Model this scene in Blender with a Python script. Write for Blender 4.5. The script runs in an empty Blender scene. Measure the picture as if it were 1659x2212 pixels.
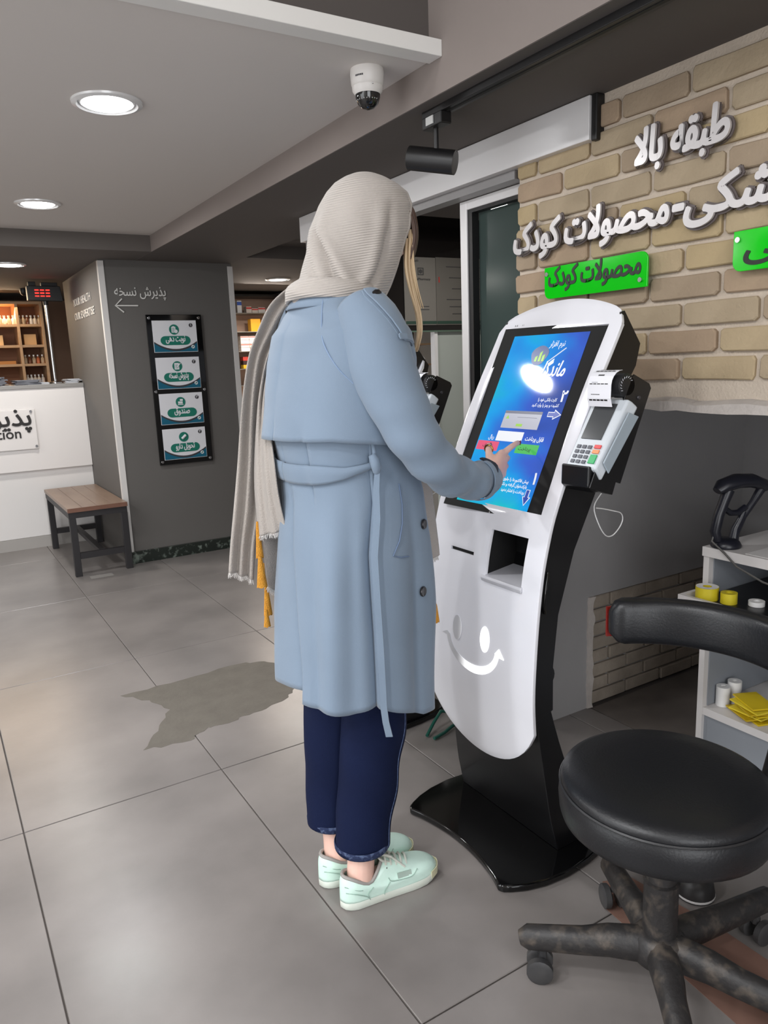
import bpy, math, random, unicodedata
from math import sin, cos, pi, radians, sqrt, atan2
from mathutils import Vector, Matrix
S = bpy.context.scene
COL = S.collection
random.seed(7)

# ------------------------------------------------------------------ camera
cam_d = bpy.data.cameras.new('camera'); cam = bpy.data.objects.new('camera', cam_d); COL.objects.link(cam); S.camera = cam
FOC, PITCH, ROLL, YAW = 1619.03, 0.19800384, -0.03976693, 0.54327004
_F = Vector((sin(YAW)*cos(PITCH), cos(YAW)*cos(PITCH), -sin(PITCH))); _R = Vector((cos(YAW), -sin(YAW), 0)); _U = _R.cross(_F)
_R2 = cos(ROLL)*_R + sin(ROLL)*_U; _U2 = -sin(ROLL)*_R + cos(ROLL)*_U
_m = Matrix((_R2, _U2, -_F)).transposed().to_4x4(); _m.translation = Vector((0, 0, 1.306)); cam.matrix_world = _m
cam_d.sensor_fit = 'HORIZONTAL'; cam_d.sensor_width = 36.0; cam_d.lens = FOC/1659*36; cam_d.clip_start = .05; cam_d.clip_end = 60
# ------------------------------------------------------------------ world, exposure, big lights
W = bpy.data.worlds.new('world'); S.world = W; W.use_nodes = True
W.node_tree.nodes['Background'].inputs[0].default_value = (.80, .82, .88, 1); W.node_tree.nodes['Background'].inputs[1].default_value = .25
S.view_settings.view_transform = 'Standard'; S.view_settings.look = 'None'; S.view_settings.exposure = 0.12; S.view_settings.gamma = 1
S.view_settings.use_curve_mapping = False
S.cycles.use_denoising = True; S.cycles.max_bounces = 6; S.cycles.diffuse_bounces = 4; S.cycles.transparent_max_bounces = 8
S.cycles.caustics_reflective = False; S.cycles.caustics_refractive = False; S.cycles.sample_clamp_indirect = 4
def area(name, loc, size, watts, col=(1, .97, .93), rot=(0, 0, 0), shape='DISK', spread=180):
    l = bpy.data.lights.new(name, 'AREA'); l.shape = shape; l.size = size; l.energy = watts; l.color = col; l.spread = radians(spread)
    o = bpy.data.objects.new(name, l); COL.objects.link(o); o.location = loc; o.rotation_euler = rot; return o
# the high hall ceiling behind the camera carries larger round lamps (their fixtures are built below)
HALL = [(-2.3, -.3, 30), (-2.3, 1.2, 34), (-1.2, .35, 20), (-1.1, 1.35, 12), (-1.1, -1.3, 10), (.3, -1.1, 4)]
LOW_W = 11
for hx, hy, hw in HALL: area('hall_lamp_light', (hx, hy, 2.955), .3, hw, (.96, .98, 1))
LOWL = [(.61, 2.55), (.61, 4.11), (-.95, 2.55), (-.95, 4.11), (-2.4, 2.55), (-2.4, 4.11)]
for lx, ly in LOWL: area('downlight_light', (lx, ly, 2.098), .15, LOW_W, (.98, .99, 1))
FARL = [(.61, 5.60, 9), (2.70, 6.05, 8), (-.95, 5.60, 9), (2.45, 2.95, 6)]  # the last is an added, unseen lamp to brighten the doorway panel
for lx, ly, lw in FARL: area('downlight_light', (lx, ly, 2.003), .15, lw, (1, .96, .9))

# added fill lights with no known source, behind and left of the photographer
area('fill_light', (-2.90, 1.6, 1.25), 2.6, 40, (.90, .95, 1), (0, radians(-90), 0), 'SQUARE')
area('fill_light', (-.6, -2.50, 1.25), 2.4, 62, (.93, .96, 1), (radians(90), 0, 0), 'SQUARE')

# ------------------------------------------------------------------ helpers
def lin(c): c /= 255.; return c/12.92 if c <= .04045 else ((c+.055)/1.055)**2.4
def rgb(*c): return (lin(c[0]), lin(c[1]), lin(c[2]), 1)
MATS = {}
def mat(name, col, rough=.5, metal=0, noise=0, nscale=8, bump=0, bscale=60, emit=0, trans=0, coat=0, stretch=(1, 1, 1), spec=None, col2=None, detail=4, thr=None, sheen=0, ior=None):
    """procedural Principled material; noise mixes the base colour towards col2 (or a darker one)"""
    if name in MATS: return MATS[name]
    m = bpy.data.materials.new(name); m.use_nodes = True; nt = m.node_tree; b = nt.nodes['Principled BSDF']; L = nt.links
    c = rgb(*col); b.inputs['Base Color'].default_value = c; b.inputs['Roughness'].default_value = rough; b.inputs['Metallic'].default_value = metal
    if coat: b.inputs['Coat Weight'].default_value = coat; b.inputs['Coat Roughness'].default_value = .05
    if spec is not None: b.inputs['Specular IOR Level'].default_value = spec
    if trans: b.inputs['Transmission Weight'].default_value = trans
    if ior: b.inputs['IOR'].default_value = ior
    if sheen: b.inputs['Sheen Weight'].default_value = sheen
    tc = nt.nodes.new('ShaderNodeTexCoord'); mp = nt.nodes.new('ShaderNodeMapping'); mp.inputs['Scale'].default_value = stretch
    L.new(tc.outputs['Object'], mp.inputs['Vector'])
    if noise:
        n = nt.nodes.new('ShaderNodeTexNoise'); n.inputs['Scale'].default_value = nscale; n.inputs['Detail'].default_value = detail; L.new(mp.outputs[0], n.inputs['Vector'])
        mr = nt.nodes.new('ShaderNodeMapRange'); mr.inputs[1].default_value = (thr or (.3, .7))[0]; mr.inputs[2].default_value = (thr or (.3, .7))[1]; mr.inputs[4].default_value = noise
        L.new(n.outputs[0], mr.inputs[0])
        mx = nt.nodes.new('ShaderNodeMix'); mx.data_type = 'RGBA'; mx.inputs[6].default_value = c
        mx.inputs[7].default_value = rgb(*col2) if col2 else (c[0]*.45, c[1]*.45, c[2]*.45, 1)
        L.new(mr.outputs[0], mx.inputs[0]); L.new(mx.outputs[2], b.inputs['Base Color'])
    if bump:
        n2 = nt.nodes.new('ShaderNodeTexNoise'); n2.inputs['Scale'].default_value = bscale; n2.inputs['Detail'].default_value = 3; L.new(mp.outputs[0], n2.inputs['Vector'])
        bp = nt.nodes.new('ShaderNodeBump'); bp.inputs['Strength'].default_value = bump; bp.inputs['Distance'].default_value = .004
        L.new(n2.outputs[0], bp.inputs['Height']); L.new(bp.outputs[0], b.inputs['Normal'])
    if emit: b.inputs['Emission Color'].default_value = c; b.inputs['Emission Strength'].default_value = emit
    MATS[name] = m; return m

class M:
    def __init__(s): s.v = []; s.f = []
    def add(s, v, f):
        o = len(s.v); s.v += [tuple(p) for p in v]; s.f += [tuple(i+o for i in q) for q in f]; return s
    def box(s, x0, x1, y0, y1, z0, z1):
        return s.add([(x0,y0,z0),(x1,y0,z0),(x1,y1,z0),(x0,y1,z0),(x0,y0,z1),(x1,y0,z1),(x1,y1,z1),(x0,y1,z1)],
                     [(0,3,2,1),(4,5,6,7),(0,1,5,4),(1,2,6,5),(2,3,7,6),(3,0,4,7)])
    def obox(s, c, ax, ay, az, hx, hy, hz):
        c, ax, ay, az = map(Vector, (c, ax, ay, az))
        v = [c+ax*(hx*i)+ay*(hy*j)+az*(hz*k) for k in (-1, 1) for j in (-1, 1) for i in (-1, 1)]
        return s.add(v, [(0,2,3,1),(4,5,7,6),(0,1,5,4),(1,3,7,5),(3,2,6,7),(2,0,4,6)])
    def poly(s, pts, off):
        """flat polygon pts (3D, ccw) extruded by the vector off"""
        n = len(pts); off = Vector(off); P = [Vector(p) for p in pts]
        return s.add(P+[p+off for p in P], [tuple(range(n))[::-1], tuple(range(n, 2*n))]+[(i, (i+1) % n, n+(i+1) % n, n+i) for i in range(n)])
    def prismy(s, xz, y0, y1): return s.poly([(x, y0, z) for x, z in xz], (0, y1-y0, 0))
    def prismz(s, xy, z0, z1): return s.poly([(x, y, z0) for x, y in xy], (0, 0, z1-z0))
    def loft(s, rings, cap=True, closed=True, mask=None):
        n = len(rings[0]); v = [p for r in rings for p in r]; f = []
        for i in range(len(rings)-1):
            for j in range(n if closed else n-1):
                if mask and not mask(i, j): continue
                k = (j+1) % n; f.append((i*n+j, i*n+k, (i+1)*n+k, (i+1)*n+j))
        if cap: f.append(tuple(range(n))[::-1]); f.append(tuple(range((len(rings)-1)*n, len(rings)*n)))
        return s.add(v, f)
    def tube(s, pts, r, n=10, cap=True, flat=1, up=(0, 0, 1)):
        P = [Vector(p) for p in pts]; R = r if isinstance(r, (list, tuple)) else [r]*len(P); rings = []
        prev = None
        for i, p in enumerate(P):
            t = (P[min(i+1, len(P)-1)]-P[max(i-1, 0)]).normalized()
            if prev is None:
                a = Vector(up); a = a-t*a.dot(t)
                if a.length < 1e-3: a = Vector((1, 0, 0)); a = a-t*a.dot(t)
            else: a = prev-t*prev.dot(t)
            a.normalize(); b = t.cross(a); prev = a
            rings.append([p+a*(R[i]*cos(2*pi*k/n))+b*(R[i]*flat*sin(2*pi*k/n)) for k in range(n)])
        return s.loft(rings, cap)
    def lathe(s, prof, c, n=24, axis='z', cap=True):
        rings = []
        for r, h in prof:
            ring = []
            for k in range(n):
                a = 2*pi*k/n; u, w = r*cos(a), r*sin(a)
                d = (u, w, h) if axis == 'z' else ((u, h, -w) if axis == 'y' else (h, u, w))
                ring.append((c[0]+d[0], c[1]+d[1], c[2]+d[2]))
            rings.append(ring)
        return s.loft(rings, cap)
    def ball(s, c, r, n=14, m=9, sc=(1, 1, 1), rot=None):
        rings = []
        for i in range(m):
            t = pi*(i+.5)/m - pi/2 if False else -pi/2+pi*(i+.15)/(m-.7)
            ring = []
            for k in range(n):
                p = Vector((r*sc[0]*cos(t)*cos(2*pi*k/n), r*sc[1]*cos(t)*sin(2*pi*k/n), r*sc[2]*sin(t)))
                if rot: p = rot @ p
                ring.append(Vector(c)+p)
            rings.append(ring)
        return s.loft(rings)
    def mesh(s, name):
        me = bpy.data.meshes.new(name); me.from_pydata(s.v, [], s.f); me.update(); return me

def ob(name, m, ma, parent=None, smooth=0, bevel=0, seg=2, solid=0, subsurf=0, label=None, kind=None):
    me = m.mesh(name) if isinstance(m, M) else m
    for x in (ma if isinstance(ma, (list, tuple)) else [ma]):
        if x and not me.materials.get(x.name): me.materials.append(x)
    o = bpy.data.objects.new(name, me); COL.objects.link(o)
    if smooth:
        me.polygons.foreach_set('use_smooth', [True]*len(me.polygons)); me.set_sharp_from_angle(angle=radians(smooth))
    if parent:
        o.parent = parent
        if parent.type == 'EMPTY': o.matrix_parent_inverse = Matrix.Translation(-parent.location)
    if solid: d = o.modifiers.new('s', 'SOLIDIFY'); d.thickness = solid; d.offset = 0
    if bevel: d = o.modifiers.new('b', 'BEVEL'); d.width = bevel; d.segments = seg; d.limit_method = 'ANGLE'; d.angle_limit = radians(40)
    if subsurf: d = o.modifiers.new('u', 'SUBSURF'); d.levels = subsurf; d.render_levels = subsurf
    if label: o['label'] = label
    if kind: o['kind'] = kind
    return o
def tag(o, label, cat, group=None, kind=None):
    o['label'] = label; o['category'] = cat
    if group: o['group'] = group
    if kind: o['kind'] = kind
    return o
def thing(name, loc, label, cat, group=None):
    o = bpy.data.objects.new(name, None); COL.objects.link(o); o.location = loc; o.empty_display_size = .1
    return tag(o, label, cat, group)
def struct(name, m, ma, label, cat, **k): return tag(ob(name, m, ma, **k), label, cat, kind='structure')
def clone(root, delta, label=None):
    """copy a thing with its parts and sub-parts, moved by delta"""
    r = root.copy(); COL.objects.link(r); r.location = root.location+Vector(delta)
    if label: r['label'] = label
    def rec(src, dst):
        for ch in list(src.children):
            c = ch.copy(); COL.objects.link(c); c.parent = dst; c.matrix_parent_inverse = ch.matrix_parent_inverse.copy(); rec(ch, c)
    rec(root, r); return r

# ---- writing: Arabic-script letters are joined through their presentation forms
_PF = {}
for _a, _b in ((0xFB50, 0xFDFC), (0xFE70, 0xFEFD)):
    for _c in range(_a, _b):
        _d = unicodedata.decomposition(chr(_c)).split()
        if len(_d) >= 2 and _d[0] in ('<isolated>', '<initial>', '<medial>', '<final>'):
            _PF[(''.join(chr(int(q, 16)) for q in _d[1:]), _d[0][1:4])] = chr(_c)
def shape(t):
    """joins and reverses right-to-left text"""
    if not any('\u0600' <= c <= '\u06ff' for c in t): return t
    t2 = []; i = 0
    while i < len(t):
        if t[i] == 'ل' and i+1 < len(t) and t[i+1] == 'ا': t2.append('لا'); i += 2
        else: t2.append(t[i]); i += 1
    fin = lambda c: (c, 'fin') in _PF
    ini = lambda c: (c, 'ini') in _PF
    out = []
    for k, c in enumerate(t2):
        p = k > 0 and ini(t2[k-1]) and fin(c); n = ini(c) and k+1 < len(t2) and fin(t2[k+1])
        key = 'med' if p and n else 'fin' if p else 'ini' if n else 'iso'
        out.append(_PF.get((c, key), c))
    return ''.join(out[::-1])
_GL = {}
_dim = bpy.data.curves.new('measure', 'FONT'); _dimo = bpy.data.objects.new('measure', _dim); COL.objects.link(_dimo)
def _eval(body, off, ext):
    _dim.body = body; _dim.offset = off; _dim.extrude = ext; _dim.size = 1; _dim.resolution_u = 3
    bpy.context.view_layer.update(); e = _dimo.evaluated_get(bpy.context.evaluated_depsgraph_get())
    me = bpy.data.meshes.new_from_object(e); v = [tuple(q.co) for q in me.vertices]; f = [tuple(p.vertices) for p in me.polygons]; bpy.data.meshes.remove(me); return v, f
def glyph(c, off, ext):
    k = (c, off, ext)
    if k not in _GL:
        bar = max(p[0] for p in _eval('|', 0, 0)[0]); adv = max(p[0] for p in _eval(c+'|', 0, 0)[0])-bar
        _GL[k] = (adv,)+(_eval(c, off, ext) if c.strip() else ([], []))
    return _GL[k]
def text(m, s, org, right, up, size, bold=0, ext=.02, align='l', shear=0, fit=None, sx=1, fat=0):
    """adds the letters of s to m; org is the baseline's left (l), right (r) or middle (c) point; fit: total width"""
    s = shape(s); right, up = Vector(right).normalized(), Vector(up).normalized(); nrm = right.cross(up); org = Vector(org)
    gs = [glyph(c, bold, ext) for c in s]; w = sum(g[0] for g in gs)
    kx = (fit/(w) if fit else size*sx); x = {'l': 0, 'r': -w*kx, 'c': -w*kx/2}[align]
    cp = [(0, 0)]+([(fat*a, fat*b) for a, b in ((1, 0), (-1, 0), (0, 1), (0, -1), (.7, .7), (-.7, .7), (.7, -.7), (-.7, -.7))] if fat else [])   # overlaid strokes make a heavier weight
    for i, g in enumerate(gs):
        for j, (fx_, fy_) in enumerate(cp):
            z = ((i % 2)*9+j)*.00004/size
            m.add([org+right*(x+(p[0]+shear*p[1])*kx+fx_*size)+up*((p[1]+fy_)*size)+nrm*((p[2]+z)*size) for p in g[1]], g[2])
        x += g[0]*kx
    return m
# ================================================================== THE SETTING
m_floor = mat('floor_tile', (137, 131, 128), .3, noise=.6, nscale=2.4, detail=9, bump=.05, bscale=40, col2=(97, 93, 91), thr=(.32, .66))
m_grout = mat('grout', (92, 86, 82), .9)
m_ceil = mat('ceiling_paint', (212, 206, 201), .85)
m_beam = mat('beam_paint', (100, 94, 90), .85, noise=.15, nscale=3)
m_wallg = mat('grey_wall_paint', (98, 95, 92), .7, bump=.1, bscale=120)
m_dark = mat('dark_wall_paint', (98, 93, 90), .8, noise=.2, nscale=3)
m_white = mat('white_paint', (232, 230, 226), .55)
m_alu = mat('white_aluminium', (226, 224, 224), .35, metal=.1)
m_plaster = mat('rough_plaster', (196, 188, 182), .9, noise=.3, nscale=20, bump=.6, bscale=70)
m_mortar = mat('mortar', (200, 186, 170), .95, bump=.6, bscale=150, noise=.2, nscale=15)
m_blk = mat('black_metal', (22, 21, 22), .4)
m_blackplastic = mat('black_plastic', (26, 26, 28), .45)
m_chrome = mat('chrome', (210, 210, 212), .18, metal=1)

fl = struct('floor', M().box(-3, 3.3, -2.6, 8.3, -.06, -.005), m_grout, 'large grey stone-look tiled floor of the whole room', 'floor')
k = 0; tile_me = {}
for i in range(-5, 6):
    for j in range(-4, 6):
        x0, y0 = .087+.6*i, 2.247+1.176*j
        x1, y1 = min(x0+.6, 1.99 if y0 < 1.8 else 3.3), min(y0+1.176, 8.3)
        if x1-x0 < .05 or x0 < -3 or y0 < -2.6: continue
        g = .0018
        t = ob('tile', M().box(x0+g, x1-g, y0+g, y1-g, -.012, 0), m_floor, fl, bevel=.0015, seg=1)
# worn brown patch and the terracotta strip near the stool
m_st = mat('worn_floor', (102, 97, 89), .6, noise=.6, nscale=14, detail=8, col2=(84, 79, 72), bump=.3, bscale=60)
random.seed(3)
pp = [(.541,3.044),(.80,3.05),(1.07,3.073),(1.16,3.02),(1.23,2.93),(1.25,2.80),(1.217,2.729),(1.13,2.65),(1.039,2.589),(.91,2.57),(.82,2.545),(.74,2.56),(.66,2.50),(.505,2.53),(.58,2.65),(.668,2.80),(.62,2.93)]
q = []
for i, a in enumerate(pp):
    b = pp[(i+1) % len(pp)]
    for t in (0, .2, .4, .6, .8): q.append((a[0]+(b[0]-a[0])*t+random.uniform(-.008, .008), a[1]+(b[1]-a[1])*t+random.uniform(-.008, .008)))
ob('worn_patch', M().prismz(q[::-1][::-1], .0002, .0006), m_st, fl, label='worn brownish arrow-shaped patch of floor')
m_terra = mat('terracotta', (128, 96, 84), .7, noise=.4, nscale=9, detail=6, col2=(120, 92, 80))
ob('tile_strip', M().prismz([(1.30,-.6),(1.42,-.6),(1.40,.9),(1.37,1.13),(1.30,1.16),(1.235,1.10),(1.20,.7)], .0002, .0012), m_terra, fl, label='bare terracotta coloured strip of floor')
m_conc = mat('bare_concrete', (112, 104, 98), .85, noise=.5, nscale=7, detail=7)
ob('concrete_screed', M().box(1.995, 2.9, -2.5, 1.85, -.02, -.001), m_conc, fl)
ob('access_plate', M().box(.79, .93, 5.00, 5.07, .0002, .0015), mat('floor_plate', (150, 146, 142), .4), fl, bevel=.0008)

ZS, ZC, XB = 2.02, 2.115, 1.74
struct('ceiling', M().box(-3, 1.33, 1.86, 4.83, ZC, 2.147), m_ceil, 'flat pale grey ceiling with round downlights, left of the beam', 'ceiling')
struct('ceiling_hall', M().box(-3, 1.4, -2.6, 1.86, 3.0, 3.1), m_ceil, 'high ceiling over the near part of the hall', 'ceiling')
struct('trim_1', M().box(-3, 1.328, 1.80, 1.86, 2.108, 2.15), m_white, 'white trim board along the front edge of the lowered ceiling', 'trim', bevel=.002)
struct('wall_upper', M().box(-3, 1.328, 1.86, 1.93, 2.15, 3.0), mat('upper_paint', (88, 82, 79), .85), 'grey wall face above the white ceiling trim', 'wall')
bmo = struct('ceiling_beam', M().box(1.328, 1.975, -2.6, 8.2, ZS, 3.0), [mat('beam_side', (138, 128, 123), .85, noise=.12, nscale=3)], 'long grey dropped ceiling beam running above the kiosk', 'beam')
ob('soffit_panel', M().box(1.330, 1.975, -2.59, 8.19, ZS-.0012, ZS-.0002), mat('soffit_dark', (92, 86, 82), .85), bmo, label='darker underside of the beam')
so = M().box(1.975, 3.25, -2.6, 3.30, ZS, 2.2).box(1.975, 3.25, 4.92, 8.2, ZS, 2.2).box(1.975, 3.25, 3.30, 4.92, 2.105, 2.2)
struct('ceiling_soffit', so, m_beam, 'low dark grey soffit with a recess over the pharmacy doorway', 'ceiling')
struct('ceiling_far', M().box(-3, 1.328, 4.83, 8.2, ZS, 2.3), m_beam, 'low grey ceiling over the reception desk', 'ceiling')
struct('wall_left', M().box(-3.1, -3, -2.6, 8.3, 0, 3), mat('pale_wall', (205, 202, 198), .8), 'pale wall along the left side of the hall', 'wall')
struct('wall_back', M().box(-3, 1.9, -2.7, -2.6, 0, 3), MATS['pale_wall'], 'pale wall behind the photographer', 'wall')
struct('fill_frame_1', M().box(-3.0, -2.97, .25, .32, .0, 2.5).box(-3.0, -2.97, 1.55, 1.62, .0, 2.5).box(-3.0, -2.97, 2.88, 2.95, .0, 2.5).box(-3.0, -2.97, .32, 2.88, 2.5, 2.57), m_alu, 'white frame made up around the fill light on the left wall, outside the picture', 'window')  # unseen frames added around the two fill lights
struct('fill_frame_2', M().box(-1.9, -1.83, -2.6, -2.57, 0, 2.5).box(-.63, -.56, -2.6, -2.57, 0, 2.5).box(.63, .70, -2.6, -2.57, 0, 2.5).box(-1.83, .63, -2.6, -2.57, 2.5, 2.57), m_alu, 'white frame made up around the fill light behind the photographer', 'window')
struct('wall_far', M().box(-3, 3.3, 8.2, 8.3, 0, 2.3), mat('warm_wall', (150, 122, 104), .8), 'warm brown back wall of the pharmacy', 'wall')
struct('wall_pharmacy', M().box(3.2, 3.3, 1.98, 8.2, 0, 2.3), mat('pharmacy_wall', (150, 146, 140), .8), 'grey wall of the pharmacy room beyond the doorway', 'wall')
# ---- brick wall
bw = struct('wall_right', M().box(XB+.012, XB+.10, -2.4, 1.968, 1.15, ZS), m_mortar, 'pale yellow brick wall with light mortar carrying the signs', 'wall')
def brick_mesh(seed, L, Hh):
    r = random.Random(seed); D = .016; n = []
    w, h = L/2, Hh/2
    def outl(s, j=.0016):
        c = .008
        p = [(-w+c,-h),(0,-h),(w-c,-h),(w,-h+c),(w,h-c),(w-c,h),(0,h),(-w+c,h),(-w,h-c),(-w,-h+c)]
        return [(a*s[0]+r.uniform(-j, j), b*s[1]+r.uniform(-j, j)) for a, b in p]
    o1 = outl((1, 1)); o2 = [(a*.968, b*.90) for a, b in o1]
    return M().loft([[(D, -a, b) for a, b in o1], [(.003, -a, b) for a, b in o1], [(0, -a, b) for a, b in o2]]).mesh('brick')
def brick_mat(nm, c, c2): return mat(nm, c, .9, noise=.55, nscale=9, detail=7, col2=c2, bump=.5, bscale=90)
bmats = [brick_mat('brick_tan', (172, 155, 130), (150, 134, 110)), brick_mat('brick_buff', (180, 161, 130), (158, 140, 112)),
         brick_mat('brick_brown', (162, 144, 122), (142, 124, 104)), brick_mat('brick_pink', (168, 146, 122), (146, 126, 106)), brick_mat('brick_ochre', (180, 160, 124), (158, 140, 110))]
PIT, HB = .0705, .0575; LB, JB = .208, .0125
full = [brick_mesh(i, LB, HB) for i in range(5)]; variants = {}
for mi, bm_ in enumerate(full):
    for ci in range(5):
        v = bm_.copy(); v.materials.append(bmats[ci]); variants[(mi, ci)] = v
random.seed(11); partial = {}
z0 = 1.368+HB/2  # centre of the measured row
for r in range(-3, 10):
    zc = z0+PIT*r
    if zc+HB/2 > ZS+.02 or zc-HB/2 < 1.16: continue
    off = 0 if r % 2 == 0 else (LB+JB)/2
    yl = 1.32+(LB+JB)*0  # left edge of the measured brick (row 0)
    for kx in range(-8, 5):
        a = yl+off+kx*(LB+JB); b_ = a-LB  # spans y in [b_, a]
        if b_ > 1.93 or a < -1.0: continue
        ci = random.choice((0, 0, 1, 2, 2, 3, 4)) if r < 8 else random.choice((0, 2, 3, 3))
        top = min(zc+HB/2, ZS); cut = a > 1.977; L = (1.977-random.uniform(0, .012)-b_) if cut else LB
        if L < .03: continue
        if cut:
            me = brick_mesh(100+r, L, HB); me.materials.append(bmats[ci])
        else: me = variants[(random.randrange(5), ci)]
        o = bpy.data.objects.new('brick', me); COL.objects.link(o); o.parent = bw
        o.location = (XB+random.uniform(-.002, .002), b_+L/2, zc+random.uniform(-.001, .001)); o.rotation_euler = (random.uniform(-.006, .006), 0, 0)
# plaster band and niche below the brick
random.seed(5)
ys = [1.97-i*.05 for i in range(80)]
rings = []
for y in ys:
    a = random.uniform(-.003, .003); b_ = random.uniform(-.006, .006)
    rings.append([(XB+.09, y, 1.144+a), (XB-.012+random.uniform(-.003, .003), y, 1.144+a), (XB-.010, y, 1.165+b_), (XB+.012, y, 1.176+b_), (XB+.09, y, 1.176)])
struct('trim_2', M().loft(rings), m_plaster, 'rough white plaster band under the brick wall', 'trim', smooth=50)
m_niche = mat('niche_paint', (166, 164, 164), .8, noise=.2, nscale=2.5, bump=.2, bscale=40)
struct('ceiling_niche', M().box(XB+.02, 2.95, -2.4, 1.86, 1.144, 1.152), m_niche, 'underside of the raised floor over the dark niche', 'ceiling')
struct('wall_niche_back', M().box(2.87, 2.97, -2.4, 1.87, 0, 1.15), m_niche, 'dark grey back wall of the niche behind the desk', 'wall')
ew = struct('wall_niche_end', M().box(XB, 1.995, 1.857, 1.975, 0, 1.15).box(1.995, 2.9, 1.857, 1.975, .434, 1.15).box(1.995, 2.9, 1.875, 1.975, 0, .434), m_niche,
            'grey end wall of the niche beside the kiosk, lower bricks exposed', 'wall')
ed = []
random.seed(9)
for i in range(24):
    z = .002+i*.0188; ed.append([(1.972+random.uniform(-.004, .004), 1.850, z), (1.999+random.uniform(-.006, .006), 1.848+random.uniform(-.003, .003), z), (1.999, 1.872, z), (1.972, 1.872, z)])
ob('plaster_edge', M().loft(ed), m_plaster, ew, smooth=60, label='rough white plaster edge beside the exposed bricks')
m_ob = mat('old_brick', (168, 156, 142), .95, noise=.5, nscale=12, detail=7, bump=.7, bscale=60)
for r in range(8):
    for c in range(-1, 5):
        x0 = 2.0+c*.2+(.1 if r % 2 else 0); x1 = x0+.192; x0 = max(x0, 2.003); x1 = min(x1, 2.87)
        if x1-x0 < .03: continue
        ob('brick', M().box(x0, x1, 1.858+random.uniform(0, .006), 1.88, .004+r*.054, .004+r*.054+.047), m_ob, ew, bevel=.004, seg=1)
# ---- the doorway: header box, leaf, glass
hd = thing('door_header', (1.70, 2.5, 1.88), 'long white sliding-door operator box under the beam', 'door header')
ob('cover', M().box(1.715, 1.80, 1.636, 3.54, 1.900, 2.017), m_alu, hd, bevel=.002)
ob('end_cap', M().box(1.722, 1.80, 1.614, 1.635, 1.896, 2.019), m_blk, hd, bevel=.003, label='black end cap of the header')
ob('bottom_rail', M().box(1.745, 1.80, 1.985, 3.54, 1.872, 1.899), mat('grey_aluminium', (150, 148, 148), .4, metal=.3), hd)
d1 = struct('door_1', M().box(1.80, 1.84, 2.312, 2.352, 0, 1.87).box(1.80, 1.84, 1.985, 2.312, 1.838, 1.87), m_alu, 'white aluminium sliding glass door leaf beside the brick wall', 'door', bevel=.002)
m_glass = mat('dark_green_glass', (62, 74, 71), .16, trans=0, spec=.25)
ob('gasket', M().box(1.806, 1.836, 2.287, 2.312, 0, 1.838).box(1.806, 1.836, 1.985, 2.287, 1.826, 1.838), m_blk, d1, label='black rubber gasket')
ob('inner_stile', M().box(1.842, 1.86, 2.243, 2.287, 0, 1.832), mat('inner_aluminium', (120, 122, 122), .4), d1)
ob('pane', M().box(1.838, 1.842, 1.985, 2.287, 0, 1.826), m_glass, d1, label='dark green reflecting glass')
struct('door_jamb', M().box(1.80, 1.9, 1.975, 1.985, 0, 1.885), m_alu, 'white door jamb where the brick wall ends', 'door jamb')
# glass partition inside with two notices
gp = thing('glass_partition', (2.5, 3.62, 0), 'tall dark glass partition of the pharmacy seen through the doorway', 'partition')
m_tint = mat('tinted_glass', (30, 27, 26), .06, spec=.5)
ob('pane', M().box(1.985, 3.18, 3.62, 3.628, 1.468, 2.10), m_tint, gp)
ob('bottom_edge', M().box(1.985, 3.18, 3.617, 3.631, 1.462, 1.470), mat('glass_edge', (90, 110, 96), .2), gp)
m_notice = mat('dim_paper', (112, 108, 102), .7)
m_ink = mat('grey_ink', (60, 58, 58), .7)
po = thing('notice', (2.48, 3.61, 1.5), 'grey notice with a camera symbol on the dark glass partition', 'poster')
ob('sheet', M().box(2.37, 2.585, 3.612, 3.616, 1.500, 1.868), m_notice, po)
t = M(); X, Z = (1, 0, 0), (0, 0, 1)
fr = lambda x0, x1, z0, z1, w: t.box(x0, x1, 3.610, 3.612, z0, z0+w).box(x0, x1, 3.610, 3.612, z1-w, z1).box(x0, x0+w, 3.610, 3.612, z0+w, z1-w).box(x1-w, x1, 3.610, 3.612, z0+w, z1-w)
fr(2.462, 2.502, 1.772, 1.812, .005)
t.lathe([(.0115, 0), (.0115, .002)], (2.482, 3.610, 1.792), 16, 'y')
text(t, 'داروخانه', (2.44, 3.61, 1.845), X, Z, .018, .01, .01, 'c')
text(t, 'megaPharmacy', (2.482, 3.61, 1.745), X, Z, .018, .01, .01, 'c', fit=.13)
for z in (1.60, 1.583): t.box(2.43, 2.535, 3.611, 3.612, z, z+.004)
ob('print', t, m_ink, po, kind='stuff')
ob('green_band', M().box(2.375, 2.585, 3.610, 3.612, 1.506, 1.522), mat('dim_green', (38, 64, 52), .6), po)
po2 = thing('notice', (2.7, 3.61, 1.5), 'wide grey notice with faint lines next to the camera-symbol notice', 'poster')
ob('sheet', M().box(2.588, 2.98, 3.613, 3.617, 1.500, 1.872), mat('dim_paper_two', (100, 96, 90), .7), po2)
t = M()
for i, z in enumerate((1.82, 1.76, 1.70, 1.64, 1.60, 1.56)): t.box(2.66+.02*(i % 3), 2.93, 3.611, 3.613, z, z+.004)
ob('print', t, m_ink, po2, kind='stuff'); ob('green_band', M().box(2.59, 2.98, 3.611, 3.613, 1.506, 1.522), MATS['dim_green'], po2)
ob('red_mark', M().box(2.605, 2.612, 3.611, 3.613, 1.735, 1.765), mat('dim_red', (170, 50, 45), .6), po2)
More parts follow.
